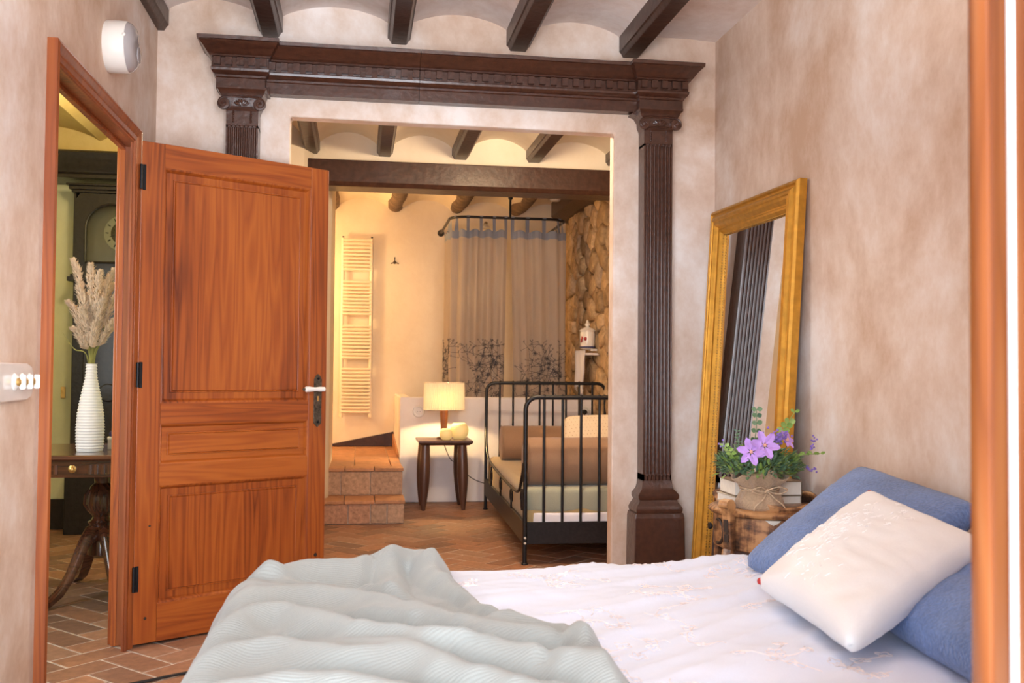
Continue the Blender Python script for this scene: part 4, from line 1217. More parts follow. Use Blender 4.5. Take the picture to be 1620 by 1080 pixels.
flower((-.028, -.105, .208), Vector((-.1, -1, .35)), .045)
flower((-.068, -.098, .188), Vector((-.4, -1, .2)), .042)
flower((.062, -.062, .222), Vector((.5, -.7, .5)), .030)
b = MB()
for k in range(60):
    b.ball((lr.gauss(.028, .016), lr.gauss(-.075, .01), lr.gauss(.232, .012)), lr.uniform(.003, .005), 6)
for c_ in ((-.135, -.03, .205), (.165, -.03, .200), (.135, -.05, .130), (.165, -.04, .128), (.17, -.02, .215)):
    for k in range(7):
        b.ball((c_[0] + lr.gauss(0, .005), c_[1] + lr.gauss(0, .004), c_[2] + lr.gauss(0, .006)), .0036, 6)
o = b.build('violet_buds', 'violet', fp, smooth=True); o['kind'] = 'stuff'

# ================================================================ WALL LAMP AND SWITCHES ON LEFT WALL
wl = thing('bulkhead_lamp', 'round cream bulkhead lamp on the wall above the door', 'wall lamp', (XL, 3.722, 2.283))
MB().lathe([(.091, 0), (.093, .004), (.093, .070), (.090, .074)], n=40, axis='X').build('body', 'plastic', wl, smooth=40)
MB().lathe([(.090, .073), (.084, .086), (.070, .098), (.045, .103), (.01, .104)], n=40, axis='X').build('diffuser', 'smoke', wl, smooth=True)
MB().lathe([(.028, .100), (.030, .106), (.026, .1075), (.005, .108)], (0, .02, -.02), n=20, axis='X').build('sensor', 'smoke', wl, smooth=40)
MB().ball((.074, -.088, .02), .007, 10).build('screw', 'plastic', wl, smooth=True)

sp_ = thing('wall_switch', 'white three-gang rotary light switch plate on the left wall', 'light switch', (XL, 2.800, 1.080))
pl = [(-.20, -.052), (.090, -.050), (.125, -.042), (.142, -.022), (.146, 0), (.142, .022), (.125, .042), (.090, .050), (-.20, .052)]
MB().prism(pl, 0, .012, 'X').build('plate', 'ceramic', sp_, bevel=.004, seg=3)
for y in (-.012, .046, .104):
    MB().lathe([(.024, .010), (.024, .014), (.017, .019), (.015, .019)], (0, y, 0), 24, 'X').build('rosette', 'ceramic', sp_, smooth=40)
    MB().lathe([(.010, .016), (.011, .026), (.007, .030)], (0, y, 0), 16, 'X').build('spindle', 'brass', sp_, smooth=40)
    MB().box(.024, .040, y - .005, y + .005, -.020, .020).build('toggle', 'ceramic', sp_, bevel=.004)

cb = MB().tube(spline([(-.80, 3.66, .006), (-.715, 3.709, .006), (-.66, 3.75, .006), (-.55, 3.80, .006), (-.40, 3.78, .006), (-.33, 3.6, .006)], 8), .0055, 8)
tag(cb.build('floor_cable', 'rubber', smooth=True), 'black cable lying on the terracotta floor by the door', 'cable')

# ================================================================ DAYBED
DA = -math.atan2(.066, 2.295)                     # slightly askew
db = thing('daybed', 'black metal daybed frame with barred ends in the alcove', 'daybed', (.966, 5.66, 0), DA)
DW, DLn = .985, 2.29


def end_frame(y, h, nb, name):
    r = .0135; R = .07
    p = [(0, y, 0), (0, y, h - R)] + [(R - R * math.cos(a), y, h - R + R * math.sin(a)) for a in [PI / 2 * k / 6 for k in range(1, 7)]]
    p += [(DW - R + R * math.sin(a), y, h - R + R * math.cos(a)) for a in [PI / 2 * k / 6 for k in range(0, 7)]] + [(DW, y, 0)]
    e = MB().tube(p, r, 12).build(name, 'black', db, smooth=True)
    for k in range(nb):
        x = DW * (k + 1) / (nb + 1)
        b = MB().tube([(x, y, .24), (x, y, h + .004)], .0085, 10)
        b.tube([(x, y, h + .002), (x, y, h + .012), (x, y, h + .018)], [.014, .012, .004], 8)
        b.build('bar', 'black', e, smooth=40)
    for x in (0, DW):
        MB().lathe([(.020, 0), (.020, .008), (.016, .012)], (x, y, 0), 12).build('foot_cap', 'black', e)
    return e


end_frame(0, .968, 8, 'footboard'); end_frame(DLn, 1.022, 8, 'headboard')
for y in (0, DLn):
    MB().box(.012, DW - .012, y - .010, y + .010, .118, .245).build('end_rail', 'black', db, bevel=.003)
for x in (0, DW):
    MB().box(x - .010, x + .010, .012, DLn - .012, .118, .245).build('side_rail', 'black', db, bevel=.003)
    for z in (.105, .135):
        MB().lathe([(.004, -.02), (.007, -.018), (.007, -.012)], (x, 0, z + .02), 10, 'Y').build('bolt', 'dial', db)
# swooping low side rail with scrolls, on the open side
pts = spline([(-.004, 2.27, .66), (-.008, 2.20, .60), (-.010, 2.08, .48), (-.012, 1.85, .425), (-.012, 1.15, .395), (-.012, .45, .385), (-.010, .20, .405), (-.006, .09, .50), (-.004, .03, .58)], 8)
MB().tube(pts, .0095, 10).build('swoop_rail', 'black', db, smooth=True)
for y in (.55, 1.15, 1.75):
    b = MB().tube([(-.011, y, .25), (-.011, y, .395)], .006, 8)
    for s in (-1, 1):
        b.tube([(-.011, y + s * (.035 - .035 * math.cos(t) * math.exp(-t * .12)), .325 + .045 * math.sin(t) * math.exp(-t * .1)) for t in [k * .35 for k in range(16)]], .0045, 6)
    b.build('scroll', 'black', db, smooth=True)
b = MB()
b.tube([(-.008, .075 + .035 * math.cos(t) * math.exp(-t * .1), .36 + .07 * math.sin(t) * math.exp(-t * .06)) for t in [k * .4 for k in range(17)]], .007, 8)
b.build('scroll', 'black', db, smooth=True)
MB().tube([(DW + .012, 2.29, .98), (DW + .03, 2.27, .985)], .012, 8).build('finial', 'black', db, smooth=True)

dmx = thing('daybed_mattress', 'khaki covered mattress lying in the black daybed', 'mattress', (.966, 5.66, 0), DA)


def soft_box(x0, x1, y0, y1, z0, z1, r, n=14, amp=.004, seed=0):
    b = MB(); prof = [(r, z0)] + [(r - r * math.sin(a), z0 + r - r * math.cos(a)) for a in [PI / 2 * k / 4 for k in range(1, 5)]] + [(r - r * math.cos(a), z1 - r + r * math.sin(a)) for a in [PI / 2 * k / 5 for k in range(0, 6)]]
    rr = []
    for ins, z in prof:
        ring = []
        for (xa, ya, xb, yb) in ((x0 + ins, y0 + ins, x1 - ins, y0 + ins), (x1 - ins, y0 + ins, x1 - ins, y1 - ins), (x1 - ins, y1 - ins, x0 + ins, y1 - ins), (x0 + ins, y1 - ins, x0 + ins, y0 + ins)):
            for k in range(n):
                t = k / n; x, y = xa + (xb - xa) * t, ya + (yb - ya) * t
                w = amp * nz(x * 7 + seed, y * 7, z * 9)
                ring.append((x + w, y + w, z + w))
        rr.append(ring)
    return b.rings(rr)


soft_box(.020, DW - .02, .02, DLn - .02, .15, .430, .05, 16, .004).build('mattress_body', 'khaki', dmx, smooth='all')
soft_box(.014, DW - .014, .016, .30, .288, .440, .03, 12, .006, 3).build('folded_cover', 'sagef', dmx, smooth='all')
soft_box(.05, DW - .03, .0135, .26, .19, .300, .02, 12, .006, 5).build('sheet_edge', 'white', dmx, smooth='all')


def bolster(name, x0, x1, y, z, r, label, seed):
    n = 36; rr = []
    L = x1 - x0
    for k, (t, q) in enumerate([(0, .02), (0, .5), (.004, .86), (.012, .97), (.03, 1.0)] + [(.03 + .94 * i / 30, 1.0) for i in range(1, 30)] + [(.97, 1), (.988, .97), (.996, .86), (1, .5), (1, .02)]):
        x = L * t - L / 2; ring = []
        for i in range(n):
            a = 2 * PI * i / n
            w = 1 + (.012 * nz(t * 22 + seed, math.cos(a) * .6, math.sin(a) * .6) + .010 * nz(t * 5 + seed, math.cos(a), math.sin(a))) * (q > .9)
            ring.append((x, r * q * w * math.cos(a), r * q * w * math.sin(a) * .98 + (0)))
        rr.append(ring)
    o = MB().rings(rr).build(name, 'brownf', smooth=60)
    tag(o, label, 'bolster', 'bolsters on the daybed')
    q = Matrix.Translation((.966, 5.66, 0)) @ Matrix.Rotation(DA, 4, 'Z') @ Matrix.Translation(((x0 + x1) / 2, y, z))
    o.matrix_world = q
    b = MB()
    for xx in (-L / 2 + .008, L / 2 - .008):
        b.tube([(xx, r * .985 * math.cos(t), r * .97 * math.sin(t)) for t in [2 * PI * k / 32 for k in range(33)]], .004, 6)
    b.build('piping', 'brownf', o, smooth=True)
    return o


bolster('bolster_cushion', -.01 + .03, DW - .02, .20, .578, .147, 'taupe bolster at the near end of the daybed, behind its foot bars', 1)
bolster('bolster_cushion', .075, DW - .02, 1.93, .562, .135, 'taupe bolster at the far end of the daybed, against the head bars', 4)
pc, pcf = pillow('dotted_pillow', [(1.40, 6.42, .46), (1.98, 6.40, .46), (2.02, 6.62, .80), (1.42, 6.64, .80)], .15, 'lime', 'cream pillow with tiny tan dots propped between the two bolsters', 'pillow', seed=8, pinch=-.05, wr=.004, edge=.45)
dd = MB()
for i in range(26):
    for j in range(16):
        u, v = (i + .5 * (j % 2) + .5) / 27, (j + .5) / 16
        p = pcf(u, v, .0); q = pcf(u + .004, v, .0)
        dd.tube([tuple(p), tuple(q)], .0032, 5)
# the dots belong on the face turned to the room
o = dd.build('dots', 'dots', pc); o['kind'] = 'stuff'

# ================================================================ LAMP TABLE, LAMP, GLOBES
tx0, tx1, ty0, ty1, tz = .480, .918, 7.86, 8.29, .560
tb = thing('side_table', 'dark walnut side table with cigar legs under the lit lamp', 'side table', ((tx0 + tx1) / 2, (ty0 + ty1) / 2, 0))
hx_, hy_ = (tx1 - tx0) / 2, (ty1 - ty0) / 2
MB().rings([[(-hx_ + i, -hy_ + i, z), (hx_ - i, -hy_ + i, z), (hx_ - i, hy_ - i, z), (-hx_ + i, hy_ - i, z)] for i, z in ((.030, tz - .040), (.004, tz - .022), (0, tz - .016), (0, tz - .004), (.004, tz))]).build('table_top', 'walnut', tb)
for sx in (-1, 1):
    for sy in (-1, 1):
        cx = sx * .148 + (-.012); cy = sy * .150
        pts = [(cx + sx * .012 * (1 - t), cy + sy * .012 * (1 - t), t * (tz - .036)) for t in [k / 12 for k in range(13)]]
        rad = [.014, .021, .028, .033, .0375, .041, .0435, .0445, .0445, .043, .041, .0385, .036]
        MB().tube(pts, rad, 18).build('leg', 'walnut', tb, smooth=60)
lp = thing('table_lamp', 'lit table lamp with cream pleated shade and wooden stem', 'table lamp', (.700, 8.085, tz))
MB().lathe([(.060, 0), (.060, .010), (.054, .016), (.02, .020)], n=24).build('lamp_base', 'walnut', lp, smooth=40)
MB().lathe([(.018, .018), (.022, .03), (.028, .12), (.034, .20), (.034, .235), (.012, .245)], n=18).build('lamp_stem', 'oak2', lp, smooth=50)
MB().tube([(0, 0, .24), (0, 0, .36)], .006, 8).build('bulb_holder', 'brass', lp)
MB().ball((0, 0, .345), .030, 14).build('bulb', emit('bulb_glow', (1.0, .66, .32), 14.0), lp, smooth=True)


def shade(u, v):
    t = 2 * PI * u; k = .0034 * math.sin(t * 60)
    return ((.166 + k) * math.cos(t) * (1 - .02 * v), (.115 + k) * math.sin(t), .238 + .222 * v)


shd = MB().grid(shade, 480, 3).build('lamp_shade', 'shade', lp, smooth='all')
for z in (.238, .460):
    MB().tube([(.1665 * math.cos(t), .1155 * math.sin(t), z) for t in [2 * PI * k / 40 for k in range(41)]], .003, 6).build('shade_rim', 'lime', shd, smooth=True)
MB().tube([(-.16, 0, .452), (.16, 0, .452)], .002, 6).tube([(0, 0, .36), (0, 0, .455)], .002, 6).build('shade_carrier', 'brass', lp)
c_ = spline([(.02, .05, .02 - .0), (.02, .19, .006), (.02, .222, -.05), (.073, .222, -.18), (.127, .225, -.223), (.25, .225, -.34), (.376, .235, -.395), (.50, .28, -.41)], 6)
MB().tube(c_, .0035, 6).build('cord', 'rubber', lp, smooth=True)
pl_ = point('table_lamp_bulb_light', (.700, 8.085, tz + .33), 80, (1.0, 0.66, 0.30), .03)
for (x, y, r, lab) in ((.706, 7.945, .053, 'smaller round candle globe in front of the lamp stem'), (.822, 8.03, .076, 'larger round candle globe beside the lamp stem')):
    g = thing('candle_globe', lab, 'candle holder', (x, y, tz + .001), 0, 'glowing candle globes on the lamp table')
    prof = [(.001, 0), (r * .55, .0), (r * .80, r * .28), (r * .97, r * .65), (r, r * .95), (r * .93, r * 1.32), (r * .74, r * 1.62), (r * .60, r * 1.72), (r * .55, r * 1.70), (r * .68, r * 1.55), (r * .86, r * 1.25), (r * .92, r * .95), (r * .70, r * .35), (.001, r * .2)]
    MB().lathe(prof, n=28, cap=False).build('bowl', 'globe', g, smooth='all')
    MB().lathe([(.018, r * .22), (.018, r * .7), (.004, r * .74)], n=14).build('candle', 'lime', g, smooth=40)

for (x, lab, blk) in ((.512, 'round white socket on the low wall left of the lamp', 0), (1.950, 'round white socket with black plug behind the daybed head', 1)):
    s_ = thing('wall_socket', lab, 'socket', (x, 8.40, .770))
    MB().lathe([(.052, 0), (.052, -.008), (.046, -.014), (.034, -.014), (.032, -.007), (.01, -.007)], n=28, axis='Y').build('face', 'ceramic', s_, smooth=40)
    if blk:
        MB().lathe([(.020, -.005), (.020, -.035), (.014, -.040), (.004, -.042)], n=16, axis='Y').build('plug', 'rubber', s_, smooth=40)
        MB().tube(spline([(0, -.04, 0), (-.01, -.06, -.03), (-.01, -.045, -.10), (0, -.03, -.2)], 6), .004, 6).build('plug_cord', 'rubber', s_, smooth=True)
    else:
        for dx in (-.010, .010):
            MB().lathe([(.003, -.008), (.003, -.006)], (dx, 0, 0), 8, 'Y').build('pin_hole', 'rubber', s_)

# ================================================================ RADIATOR, HOOK
rd = thing('towel_radiator', 'tall cream ladder towel radiator on the far wall', 'radiator', (-.16, AYE, 0))
for x in (0, .275):
    MB().tube([(x, -.065, .66), (x, -.065, 2.395)], .018, 12).build('upright', 'radiator', rd, smooth=40)
    MB().tube([(x, -.065, 2.395), (x, -.065, 2.41)], .010, 8).build('bleed_valve', 'black', rd)
bar = MB().tube([(0, 0, 0), (.275, 0, 0)], .0128, 8).mesh('bar', M['radiator'], 40)
for z1, z0, n in ((2.375, 2.090, 9), (1.970, 1.660, 10), (1.540, 1.235, 10), (1.125, .715, 13)):
    for k in range(n):
        link('bar', bar, rd, loc=(0, -.080, z0 + (z1 - z0) * k / (n - 1)))
for z in (.95, 2.2):
    for x in (0, .275):
        MB().tube([(x, -.05, z), (x, -.002, z)], .008, 8).build('wall_bracket', 'radiator', rd)
hk = thing('wall_hook', 'small chrome star-shaped hook on the cream far wall', 'hook', (.340, AYE, 2.175))
MB().lathe([(.016, 0), (.016, -.006), (.006, -.012)], n=14, axis='Y').build('rose', 'bronze', hk, smooth=40)
for a in (90, 200, 340):
    a = math.radians(a); MB().tube([(0, -.01, 0), (.03 * math.cos(a), -.022, .03 * math.sin(a)), (.040 * math.cos(a), -.04, .046 * math.sin(a))], .0045, 8).build('prong', 'bronze', hk, smooth=True)

# ================================================================ SHOWER RAIL AND CURTAINS
RZ = 2.475; rx0, rx1, ryf, rR = .790, 1.830, 8.60, .16
rp = [(rx0, AYE), (rx0, ryf + rR)] + [(rx0 + rR - rR * math.cos(a), ryf + rR - rR * math.sin(a)) for a in [PI / 2 * k / 8 for k in range(1, 9)]]
rp += [(rx1 - rR + rR * math.sin(a), ryf + rR - rR * math.cos(a)) for a in [PI / 2 * k / 8 for k in range(0, 9)]] + [(rx1, AYE)]
cr_ = thing('curtain_rail', 'black U-shaped shower rail fixed to far wall and ceiling', 'curtain rail')
MB().tube([(x, y, RZ) for x, y in rp], .012, 10).build('rail', 'black', cr_, smooth=True)
for x in (rx0, rx1):
    MB().lathe([(.034, 0), (.034, -.006), (.016, -.03), (.012, -.05)], (x, AYE, RZ), 16, 'Y').build('wall_flange', 'black', cr_, smooth=40)
MB().tube([(1.315, ryf, RZ), (1.315, ryf, 2.70)], .010, 8).build('ceiling_rod', 'black', cr_, smooth=True)
MB().ball((1.315, ryf, 2.655), .022, 10).build('rod_joint', 'black', cr_, smooth=True)
cl = [0]
for i in range(1, len(rp)):
    cl.append(cl[-1] + math.hypot(rp[i][0] - rp[i - 1][0], rp[i][1] - rp[i - 1][1]))


def on_rail(s):
    for i in range(1, len(rp)):
        if s <= cl[i] or i == len(rp) - 1:
            t = (s - cl[i - 1]) / (cl[i] - cl[i - 1]); a, b = rp[i - 1], rp[i]
            dx, dy = b[0] - a[0], b[1] - a[1]; L = math.hypot(dx, dy)
            return a[0] + dx * t, a[1] + dy * t, dy / L, -dx / L


def curtain(s0, s1, seed, label, slant0=0.0, slant1=0.0):
    c = thing('shower_curtain', label, 'curtain', (0, 0, 0), 0, 'pair of shower curtains')
    ztop, zbot = RZ - .105, .50; nt_ = 8 if seed == 1 else 6

    def pt(u, v, off=0.0):
        z = ztop + (zbot - ztop) * v
        a0, a1 = s0 + slant0 * v, s1 + slant1 * v
        s = a0 + (a1 - a0) * u
        x, y, nx, ny = on_rail(s)
        w = .020 * math.sin(u * nt_ * 2 * PI + .5) + .016 * nz(u * 13 + seed * 7, v * .9, 2) * (0.3 + v) + .008 * nz(u * 40, v * 1.5, seed)
        sag = .022 * (math.cos(u * (nt_) * 2 * PI * 1.0) * .5 + .5) * max(0, 1 - v * 12)
        return Vector((x - nx * (w - off), y - ny * (w - off), z - sag))
    MB().grid(lambda u, v: tuple(pt(u, .035 + v * .965)), 170, 40).build('curtain_cloth', 'curtain', c, smooth='all')
    MB().grid(lambda u, v: tuple(pt(u, v * .038)), 170, 4).build('top_hem', 'curtop', c, smooth='all')
    for k in range(nt_ + 1):
        u = min(.985, max(.015, (k) / nt_))
        def tab(a, b):
            uu = min(1, max(0, u + (a - .5) * .030 * 8 / nt_)); p = pt(uu, 0); x, y, nx, ny = on_rail(s0 + (s1 - s0) * uu)
            # over the rail and down behind it
            if b < .5:
                q = b / .5; return (p.x + (x + .014 * (-nx) - p.x) * q, p.y + (y + .014 * (-ny) - p.y) * q, p.z - .004 + (RZ - p.z) * q)
            q = (b - .5) / .5; an = q * PI
            return (x - nx * .0145 * math.cos(an), y - ny * .0145 * math.cos(an), RZ + .0145 * math.sin(an))
        MB().grid(tab, 4, 10).build('tab', 'curtop', c, smooth='all')
    e = MB(); cr2 = random.Random(seed)

    def line(pts, r=.0013):
        q = [pt(min(.995, max(.005, u)), min(.99, max(.04, v)), .006) for u, v in pts]
        e.tube([tuple(p) for p in q], r, 4, False)

    def branch(u, v, a, L, d):
        pts = []; aa = a; bend = cr2.uniform(-1.1, 1.1)
        uu, vv = u, v
        for k in range(7):
            pts.append((uu, vv)); aa += bend / 7
            uu += math.cos(aa) * L / 7 / (s1 - s0); vv += math.sin(aa) * L / 7 / (ztop - zbot)
            if vv < .52:
                break
            if d and k in (2, 4, 5):
                branch(uu, vv, aa + cr2.choice((-1, 1)) * cr2.uniform(.6, 1.1), L * .38, d - 1)
        if len(pts) > 1:
            line(pts)
            u2, v2 = pts[-1]
            line([(u2 + .006 * math.cos(t) / (s1 - s0), v2 + .006 * math.sin(t) / (ztop - zbot)) for t in [k * 1.05 for k in range(7)]], .0013)
    for k in range(24 if seed == 1 else 17):
        u, v = cr2.uniform(.03, .97), .545 + .24 * cr2.random()
        for q in range(4):
            branch(u, v, q * 1.57 + cr2.uniform(-.5, .5), cr2.uniform(.12, .24), 1)
        for q in range(8):
            a = q * PI / 4
            line([(u, v), (u + .022 * math.cos(a) / (s1 - s0), v + .022 * math.sin(a) / (ztop - zbot))], .0022)
    eo = e.build('embroidery', 'stitch', c); eo['kind'] = 'stuff'; eo['label'] = 'dark embroidered branches and flowers'
    return c


mid = cl[-1] / 2
curtain(cl[1] - .34, mid - .020, 1, 'left taupe shower curtain with blue tabs, embroidered hem behind the lamp', 0, -.03)
curtain(mid + .012, cl[-2] + .30, 2, 'right taupe shower curtain with blue tabs beside the stone wall', .045, 0)
sh = thing('wall_shower', 'chrome shower head on the wall behind the curtain tops', 'shower', (1.22, AYE, 2.56))
MB().tube(spline([(0, 0, 0), (0, -.10, .02), (0, -.2, .0), (-.02, -.26, -.03)], 6), .010, 8).build('arm', 'bronze', sh, smooth=True)
MB().lathe([(.012, .01), (.02, 0), (.045, -.02), (.045, -.03), (.01, -.032)], (-.02, -.27, -.03), 18).build('rose', 'dial', sh, smooth=40)

# ================================================================ ON THE STONE WALL
ur = thing('enamel_jar', 'white enamel wall jar with red flowers and knobbed lid on the stone wall', 'jar', (AX1 - .11, 8.25, 1.31))
MB().lathe([(.040, 0), (.058, .012), (.064, .05), (.066, .13), (.062, .15), (.066, .156)], n=24).build('jar_body', 'ceramic', ur, smooth=40)
ld = MB().lathe([(.068, .154), (.070, .162), (.055, .178), (.024, .188), (.014, .196)], n=24).build('lid', 'ceramic', ur, smooth=50)
MB().lathe([(.010, .192), (.022, .206), (.024, .218), (.014, .230), (.010, .234), (.014, .242), (.004, .252)], n=14).build('knob', 'ceramic', ld, smooth=True)
b = MB()
for k in range(5):
    a = k * 2 * PI / 5
    b.ball((-.058 + .004 * math.sin(a), -.034 + .016 * math.cos(a), .085 + .018 * math.sin(a)), .013, 8, .5)
b.ball((-.030, -.060, .090), .016, 8, 1, .4)
b.build('painted_flower', 'red', ur, smooth=True)
MB().lathe([(.0592, .012), (.0662, .014), (.0666, .024), (.0610, .026)], n=24).build('painted_band', 'navy', ur, smooth=True)
MB().box(.02, .10, -.04, .04, -.012, .004).build('wall_bracket', 'ceramic', ur)
rg = thing('towel_ledge', 'small pale stone ledge beneath the enamel jar', 'ledge', (AX1 - .07, 8.45, 1.28))
MB().box(-.06, .06, -.22, .20, -.018, .0).build('ledge', 'halfw', rg, bevel=.004)


def towelf(u, v):
    y = 8.42 + (u - .5) * .42 * (1 - .30 * v); z = 1.285 - .30 * v - (.05 * math.sin(u * 5.0)) * v
    return (AX1 - .138 + .012 * math.sin(u * 15) - .012 * v * math.sin(u * 7 + 2), y + .01 * math.sin(v * 9), z + .02 * (v == 0))


tl = MB().grid(towelf, 26, 16).build('hand_towel', 'white', smooth='all', solid=.004)
tag(tl, 'small white towel hanging from the ledge on the stone wall', 'towel')
fr_ = MB()
for k in range(13):
    u = k / 12; p = Vector(towelf(u, 1.0)); fr_.tube([p, p + Vector((-.003, .004 * math.sin(k), -.025)), p + Vector((0, .006 * math.sin(k * 2), -.05))], .0025, 5)
o = fr_.build('fringe', 'white', tl); o['kind'] = 'stuff'
sd = MB().lathe([(.052, 0), (.052, -.025), (.040, -.038), (.01, -.040)], (1.83, 9.15, 2.775), 24)
tag(sd.build('smoke_detector', 'plastic', smooth=40), 'round white smoke detector on the low ceiling near the stone wall', 'smoke detector')

# ================================================================ HALL: TABLE, VASE, CLOCK
ht = thing('hall_table', 'dark mahogany pedestal table with fluted apron in the hall', 'table', (-1.46, 5.16, 0))
MB().rings([[(-.46 + i, -.375 + i, z), (.42 - i, -.375 + i, z), (.42 - i, .375 - i, z), (-.46 + i, .375 - i, z)] for i, z in ((.016, .690), (.004, .694), (0, .700), (.004, .712), (.010, .716))]).build('table_top', 'mahogX', ht, smooth=30)
MB().box(-.435, .395, -.350, .350, .612, .692).build('apron', 'mahogX', ht, bevel=.003)
for k in range(27):
    x = -.41 + k * .0295
    if abs(x - .165) < .05:
        continue
    MB().tube([(x, -.3515, .628), (x, -.3515, .672)], .0085, 6).build('reed', 'mahogZ', ht, smooth=True)
MB().lathe([(.018, 0), (.018, -.004), (.011, -.008), (.011, -.018), (.006, -.022)], (.165, -.352, .652), 18, 'Y').build('drawer_knob', 'brass', ht, smooth=40)
MB().lathe([(.045, .60), (.05, .59), (.036, .575), (.034, .55), (.050, .535), (.072, .49), (.076, .45), (.060, .41), (.038, .385), (.045, .37), (.062, .36), (.052, .345), (.05, .30), (.06, .25), (.06, .20), (.02, .18)], (.21, 0.0, 0), 24).build('pedestal', 'mahogZ', ht, smooth=40)
b = MB()
for k in range(14):
    a = 2 * PI * k / 14
    b.tube([(.21 + r * math.cos(a), r * math.sin(a), z) for r, z in ((.062, .415), (.078, .45), (.074, .49), (.060, .52))], [.004, .009, .009, .004], 6)
b.build('carved_lobes', 'mahogZ', ht, smooth=True)
for a in (math.radians(242), math.radians(300), math.radians(62), math.radians(122)):
    q = Matrix.Translation((.21, 0, 0)) @ Matrix.Rotation(a, 4, 'Z'); rr = []
    for (r, z, w, h) in ((.045, .30, .030, .070), (.085, .305, .030, .062), (.125, .265, .028, .05), (.165, .20, .026, .044), (.21, .125, .024, .038), (.27, .060, .022, .032), (.345, .022, .020, .026), (.42, .014, .018, .022)):
        rr.append([q @ Vector(p) for p in ((r - h * .3, -w, z + h * .5), (r, -w * .5, z + h * .62), (r, w * .5, z + h * .62), (r - h * .3, w, z + h * .5), (r - h * .2, w, z - h * .5), (r - h * .2, -w, z - h * .5))])
    lg = MB().rings(rr).build('sabre_leg', 'mahogX', ht, smooth=50)
    for s in (-1, 1):
        MB().tube([q @ Vector(p) for p in spline([(.07, s * .010, .345), (.125, s * .009, .295), (.165, s * .009, .228), (.21, s * .008, .148), (.27, s * .007, .08), (.345, s * .006, .038)], 4)], .0035, 6).build('reed', 'mahogX', lg, smooth=True)
    MB().ball(q @ Vector((.42, 0, .016)), .018, 10, 1.3, 1, .9).build('foot', 'brass' if 0 else 'mahogX', lg, smooth=True)

vs = thing('vase', 'tall white ribbed bottle vase on the hall table', 'vase', (-1.275, 5.02, .717))
vp = [(.004, 0), (.058, 0), (.061, .012), (.064, .06), (.0645, .12), (.060, .19), (.050, .255), (.038, .315), (.029, .36), (.0255, .395), (.0245, .430), (.0265, .437), (.0215, .437), (.020, .40), (.02, .30)]
prof = []
for i in range(len(vp) - 1):
    for k in range(26):
        t = k / 26; r = vp[i][0] + (vp[i + 1][0] - vp[i][0]) * t; z = vp[i][1] + (vp[i + 1][1] - vp[i][1]) * t
        if 2 <= i <= 10:
            r += .0022 * math.sin(z * 2 * PI / .0145)
        prof.append((r, z * .965))
prof.append((vp[-1][0], vp[-1][1] * .965))
MB().lathe(prof, n=32, cap=False).build('vase_body', 'vase', vs, smooth='all')
gr = random.Random(9)
tips = [(-.075, -.02, 1.63), (.085, -.02, 1.585), (.04, -.06, 1.57), (-.045, -.05, 1.50), (.11, .01, 1.49), (.02, .05, 1.54), (-.095, .0, 1.43), (.16, -.02, 1.415), (-.03, -.07, 1.39), (.03, -.07, 1.33), (-.06, -.06, 1.30), (.07, .03, 1.52), (.0, -.05, 1.605), (.055, -.05, 1.445), (-.02, .0, 1.465), (.115, -.04, 1.36)]
for k, (tx, ty, tz_) in enumerate(tips):
    rank = sorted(tips, key=lambda q: -q[2]).index(tips[k])
    nth = ('tallest', 'second tallest', 'third tallest', 'fourth tallest', 'fifth tallest', 'sixth tallest', 'seventh tallest', 'eighth tallest', 'eighth shortest', 'seventh shortest', 'sixth shortest',
           'fifth shortest', 'fourth shortest', 'third shortest', 'second shortest', 'shortest')[rank]
    side = 'leaning to the door frame' if tx > .09 else 'leaning to the green wall' if tx < -.07 else 'standing in mid-bunch'
    g = thing('plume_stem', nth + ' pale dried grass plume in the white vase, ' + side, 'dried plume', (-1.275, 5.02, .717 + .05), 0, 'dried grass plumes in the white vase')
    zt = tz_ - .767
    a = [(gr.uniform(-.010, .010), gr.uniform(-.010, .010), .0), (tx * .08, ty * .08, .385), (tx * .45, ty * .4, .385 + (zt - .385) * .45), (tx * .85, ty * .8, .385 + (zt - .385) * .85), (tx * 1.15, ty, zt)]
    pts = spline(a, 10); nP = len(pts)
    MB().tube(pts, [.0026 - .0012 * i / nP for i in range(nP)], 6).build('stalk', 'stem', g, smooth=True)
    b = MB(); i0 = int(nP * (.52 if k < 8 else .40))
    for i in range(i0, nP):
        f = (i - i0) / (nP - i0); wdt = .026 * math.sin(PI * min(1, .16 + f * .86)) + .003
        t = (pts[min(i + 1, nP - 1)] - pts[i - 1]).normalized()
        for q in range(38):
            an = gr.uniform(0, 2 * PI); d = (t * gr.uniform(.6, 1.4) + Vector((math.cos(an), math.sin(an), 0)) * gr.uniform(.25, .8))
            p = pts[i] + (pts[min(i + 1, nP - 1)] - pts[i]) * gr.random() + Vector((math.cos(an), math.sin(an), 0)) * gr.uniform(0, wdt * .6)
            leaf(b, p, d, gr.uniform(.012, .028), .0026, curl=.1)
    b.build('plume', 'grass', g)
for k, (x1, y1, z1) in enumerate(((-.13, -.02, .52), (-.085, .03, .70), (.10, .02, .62))):
    g = thing('green_stem', ('short', 'tall', 'middle')[k] + ' green grass blade curving out of the white vase', 'green stem', (-1.275, 5.02, .767), 0, 'green blades in the white vase')
    MB().tube(spline([(0, 0, 0), (x1 * .12, y1 * .1, .385), (x1 * .6, y1 * .6, z1 * .85), (x1, y1, z1)], 8), [.003] * 16 + [.0025, .002, .0018, .0016, .0014, .001, .0008, .0006, .0005], 5).build('blade', 'stem', g, smooth=True)
bx_ = thing('trinket_box', 'small pale trinket box with blue lid knob on the hall table', 'box', (-1.17, 5.14, .7165), .2)
MB().box(-.05, .05, -.03, .03, 0, .05).build('box_body', 'cover2', bx_, bevel=.004)
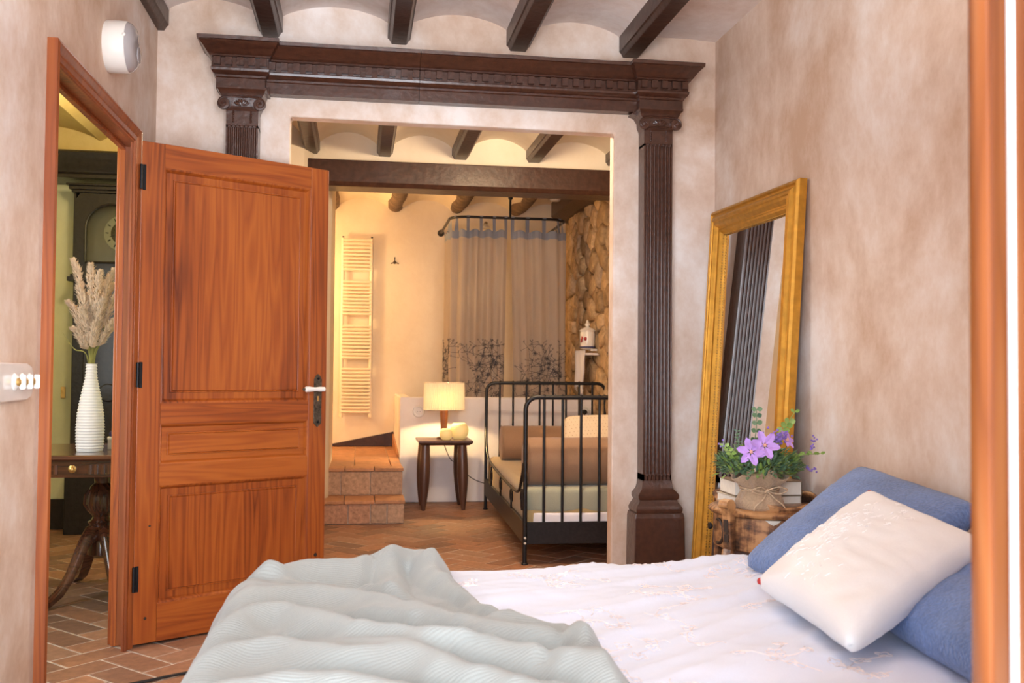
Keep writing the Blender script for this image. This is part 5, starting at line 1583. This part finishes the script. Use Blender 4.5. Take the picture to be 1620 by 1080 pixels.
MB().box(-.052, .052, -.032, .032, .05, .062).build('lid', 'paper', bx_, bevel=.003)
MB().ball((-.03, 0, .076), .016, 10).build('knob', 'navy', bx_, smooth=True)

ck = thing('longcase_clock', 'tall black longcase clock with arched glass door in the hall', 'clock', (-1.665, 7.10, 0))
MB().box(-.27, .27, -.11, .14, 0, .55).build('clock_plinth', 'ebony', ck, bevel=.006)
MB().box(-.245, .245, -.09, .14, .55, 1.70).build('clock_trunk', 'ebony', ck, bevel=.006)
tdm = MB().prism([(-.17, .62), (.17, .62), (.17, 1.62), (-.17, 1.62)], -.105, -.088, 'Y').build('trunk_door', 'ebony', ck, bevel=.006)
MB().lathe([(.055, -.016), (.062, -.010), (.062, 0)], (0, -.105, .95), 28, 'Y').build('lenticle_ring', 'ebony', tdm, smooth=40)
MB().lathe([(.052, -.004), (.052, 0)], (0, -.106, .95), 28, 'Y').build('lenticle_glass', 'glass', tdm)
for z0, z1, e in ((1.70, 1.73, .03), (1.73, 1.75, .015), (2.30, 2.32, .015), (2.32, 2.345, .03), (2.345, 2.36, .045)):
    MB().box(-.245 - e, .245 + e, -.10 - e, .14, z0, z1).build('hood_moulding', 'ebony', ck, bevel=.004)
MB().box(-.25, .25, .02, .14, 1.75, 2.30).box(-.25, -.235, -.09, .03, 1.75, 2.30).box(.235, .25, -.09, .03, 1.75, 2.30).build('hood_case', 'ebony', ck)
# arched hood door: frame with hole
outer = [(-.235, 1.76), (.235, 1.76), (.235, 2.295), (-.235, 2.295)]
arch = [(-.165, 1.83), (.165, 1.83)] + [(.165 * math.cos(a), 2.06 + .165 * math.sin(a)) for a in [PI * k / 16 for k in range(17)]]
b = MB(); A = len(arch)
fo_ = []
for (x, z) in arch:                                # project arch points onto the outer rectangle
    d = max(abs(x) / .235, abs((z - 2.02)) / .275); fo_.append((x / d, 2.02 + (z - 2.02) / d))
for y in (-.115, -.09):
    b.v += [(x, y, z) for x, z in arch] + [(x, y, z) for x, z in fo_]
for i in range(A):
    j = (i + 1) % A
    b.f += [(i, j, A + j, A + i), (2 * A + i, 3 * A + i, 3 * A + j, 2 * A + j), (i, 2 * A + i, 2 * A + j, j), (A + i, A + j, 3 * A + j, 3 * A + i)]
hd = b.build('hood_door', 'ebony', ck, smooth=30)
b = MB().tube([(x, -.117, z) for x, z in arch + [arch[0]]], .008, 8).build('hood_bead', 'ebony', hd, smooth=True)
MB().prism(arch, -.104, -.101, 'Y').build('hood_glass', 'glass', hd)
MB().box(-.20, .20, .005, .02, 1.78, 2.29).build('dial_plate', 'smoke', ck)
dl = MB().lathe([(.125, 0), (.125, -.008), (.118, -.010), (.02, -.010)], (.05, .004, 2.045), 40, 'Y').build('dial', 'dial', ck, smooth=40)
MB().lathe([(.075, -.002), (.078, 0), (.075, .002)], (.05, -.008, 2.045), 32, 'Y').build('chapter_ring', 'bronze', dl)
for k in range(12):
    a = k * PI / 6
    MB().tube([(.05 + .092 * math.sin(a), -.008, 2.045 + .092 * math.cos(a)), (.05 + .112 * math.sin(a), -.008, 2.045 + .112 * math.cos(a))], .004, 5).build('hour_mark', 'rubber', dl)
for L, a in ((.06, .8), (.09, 4.4)):
    MB().tube([(.05, -.014, 2.045), (.05 + L * math.sin(a), -.014, 2.045 + L * math.cos(a))], [.004, .002], 6).build('hand', 'rubber', dl)
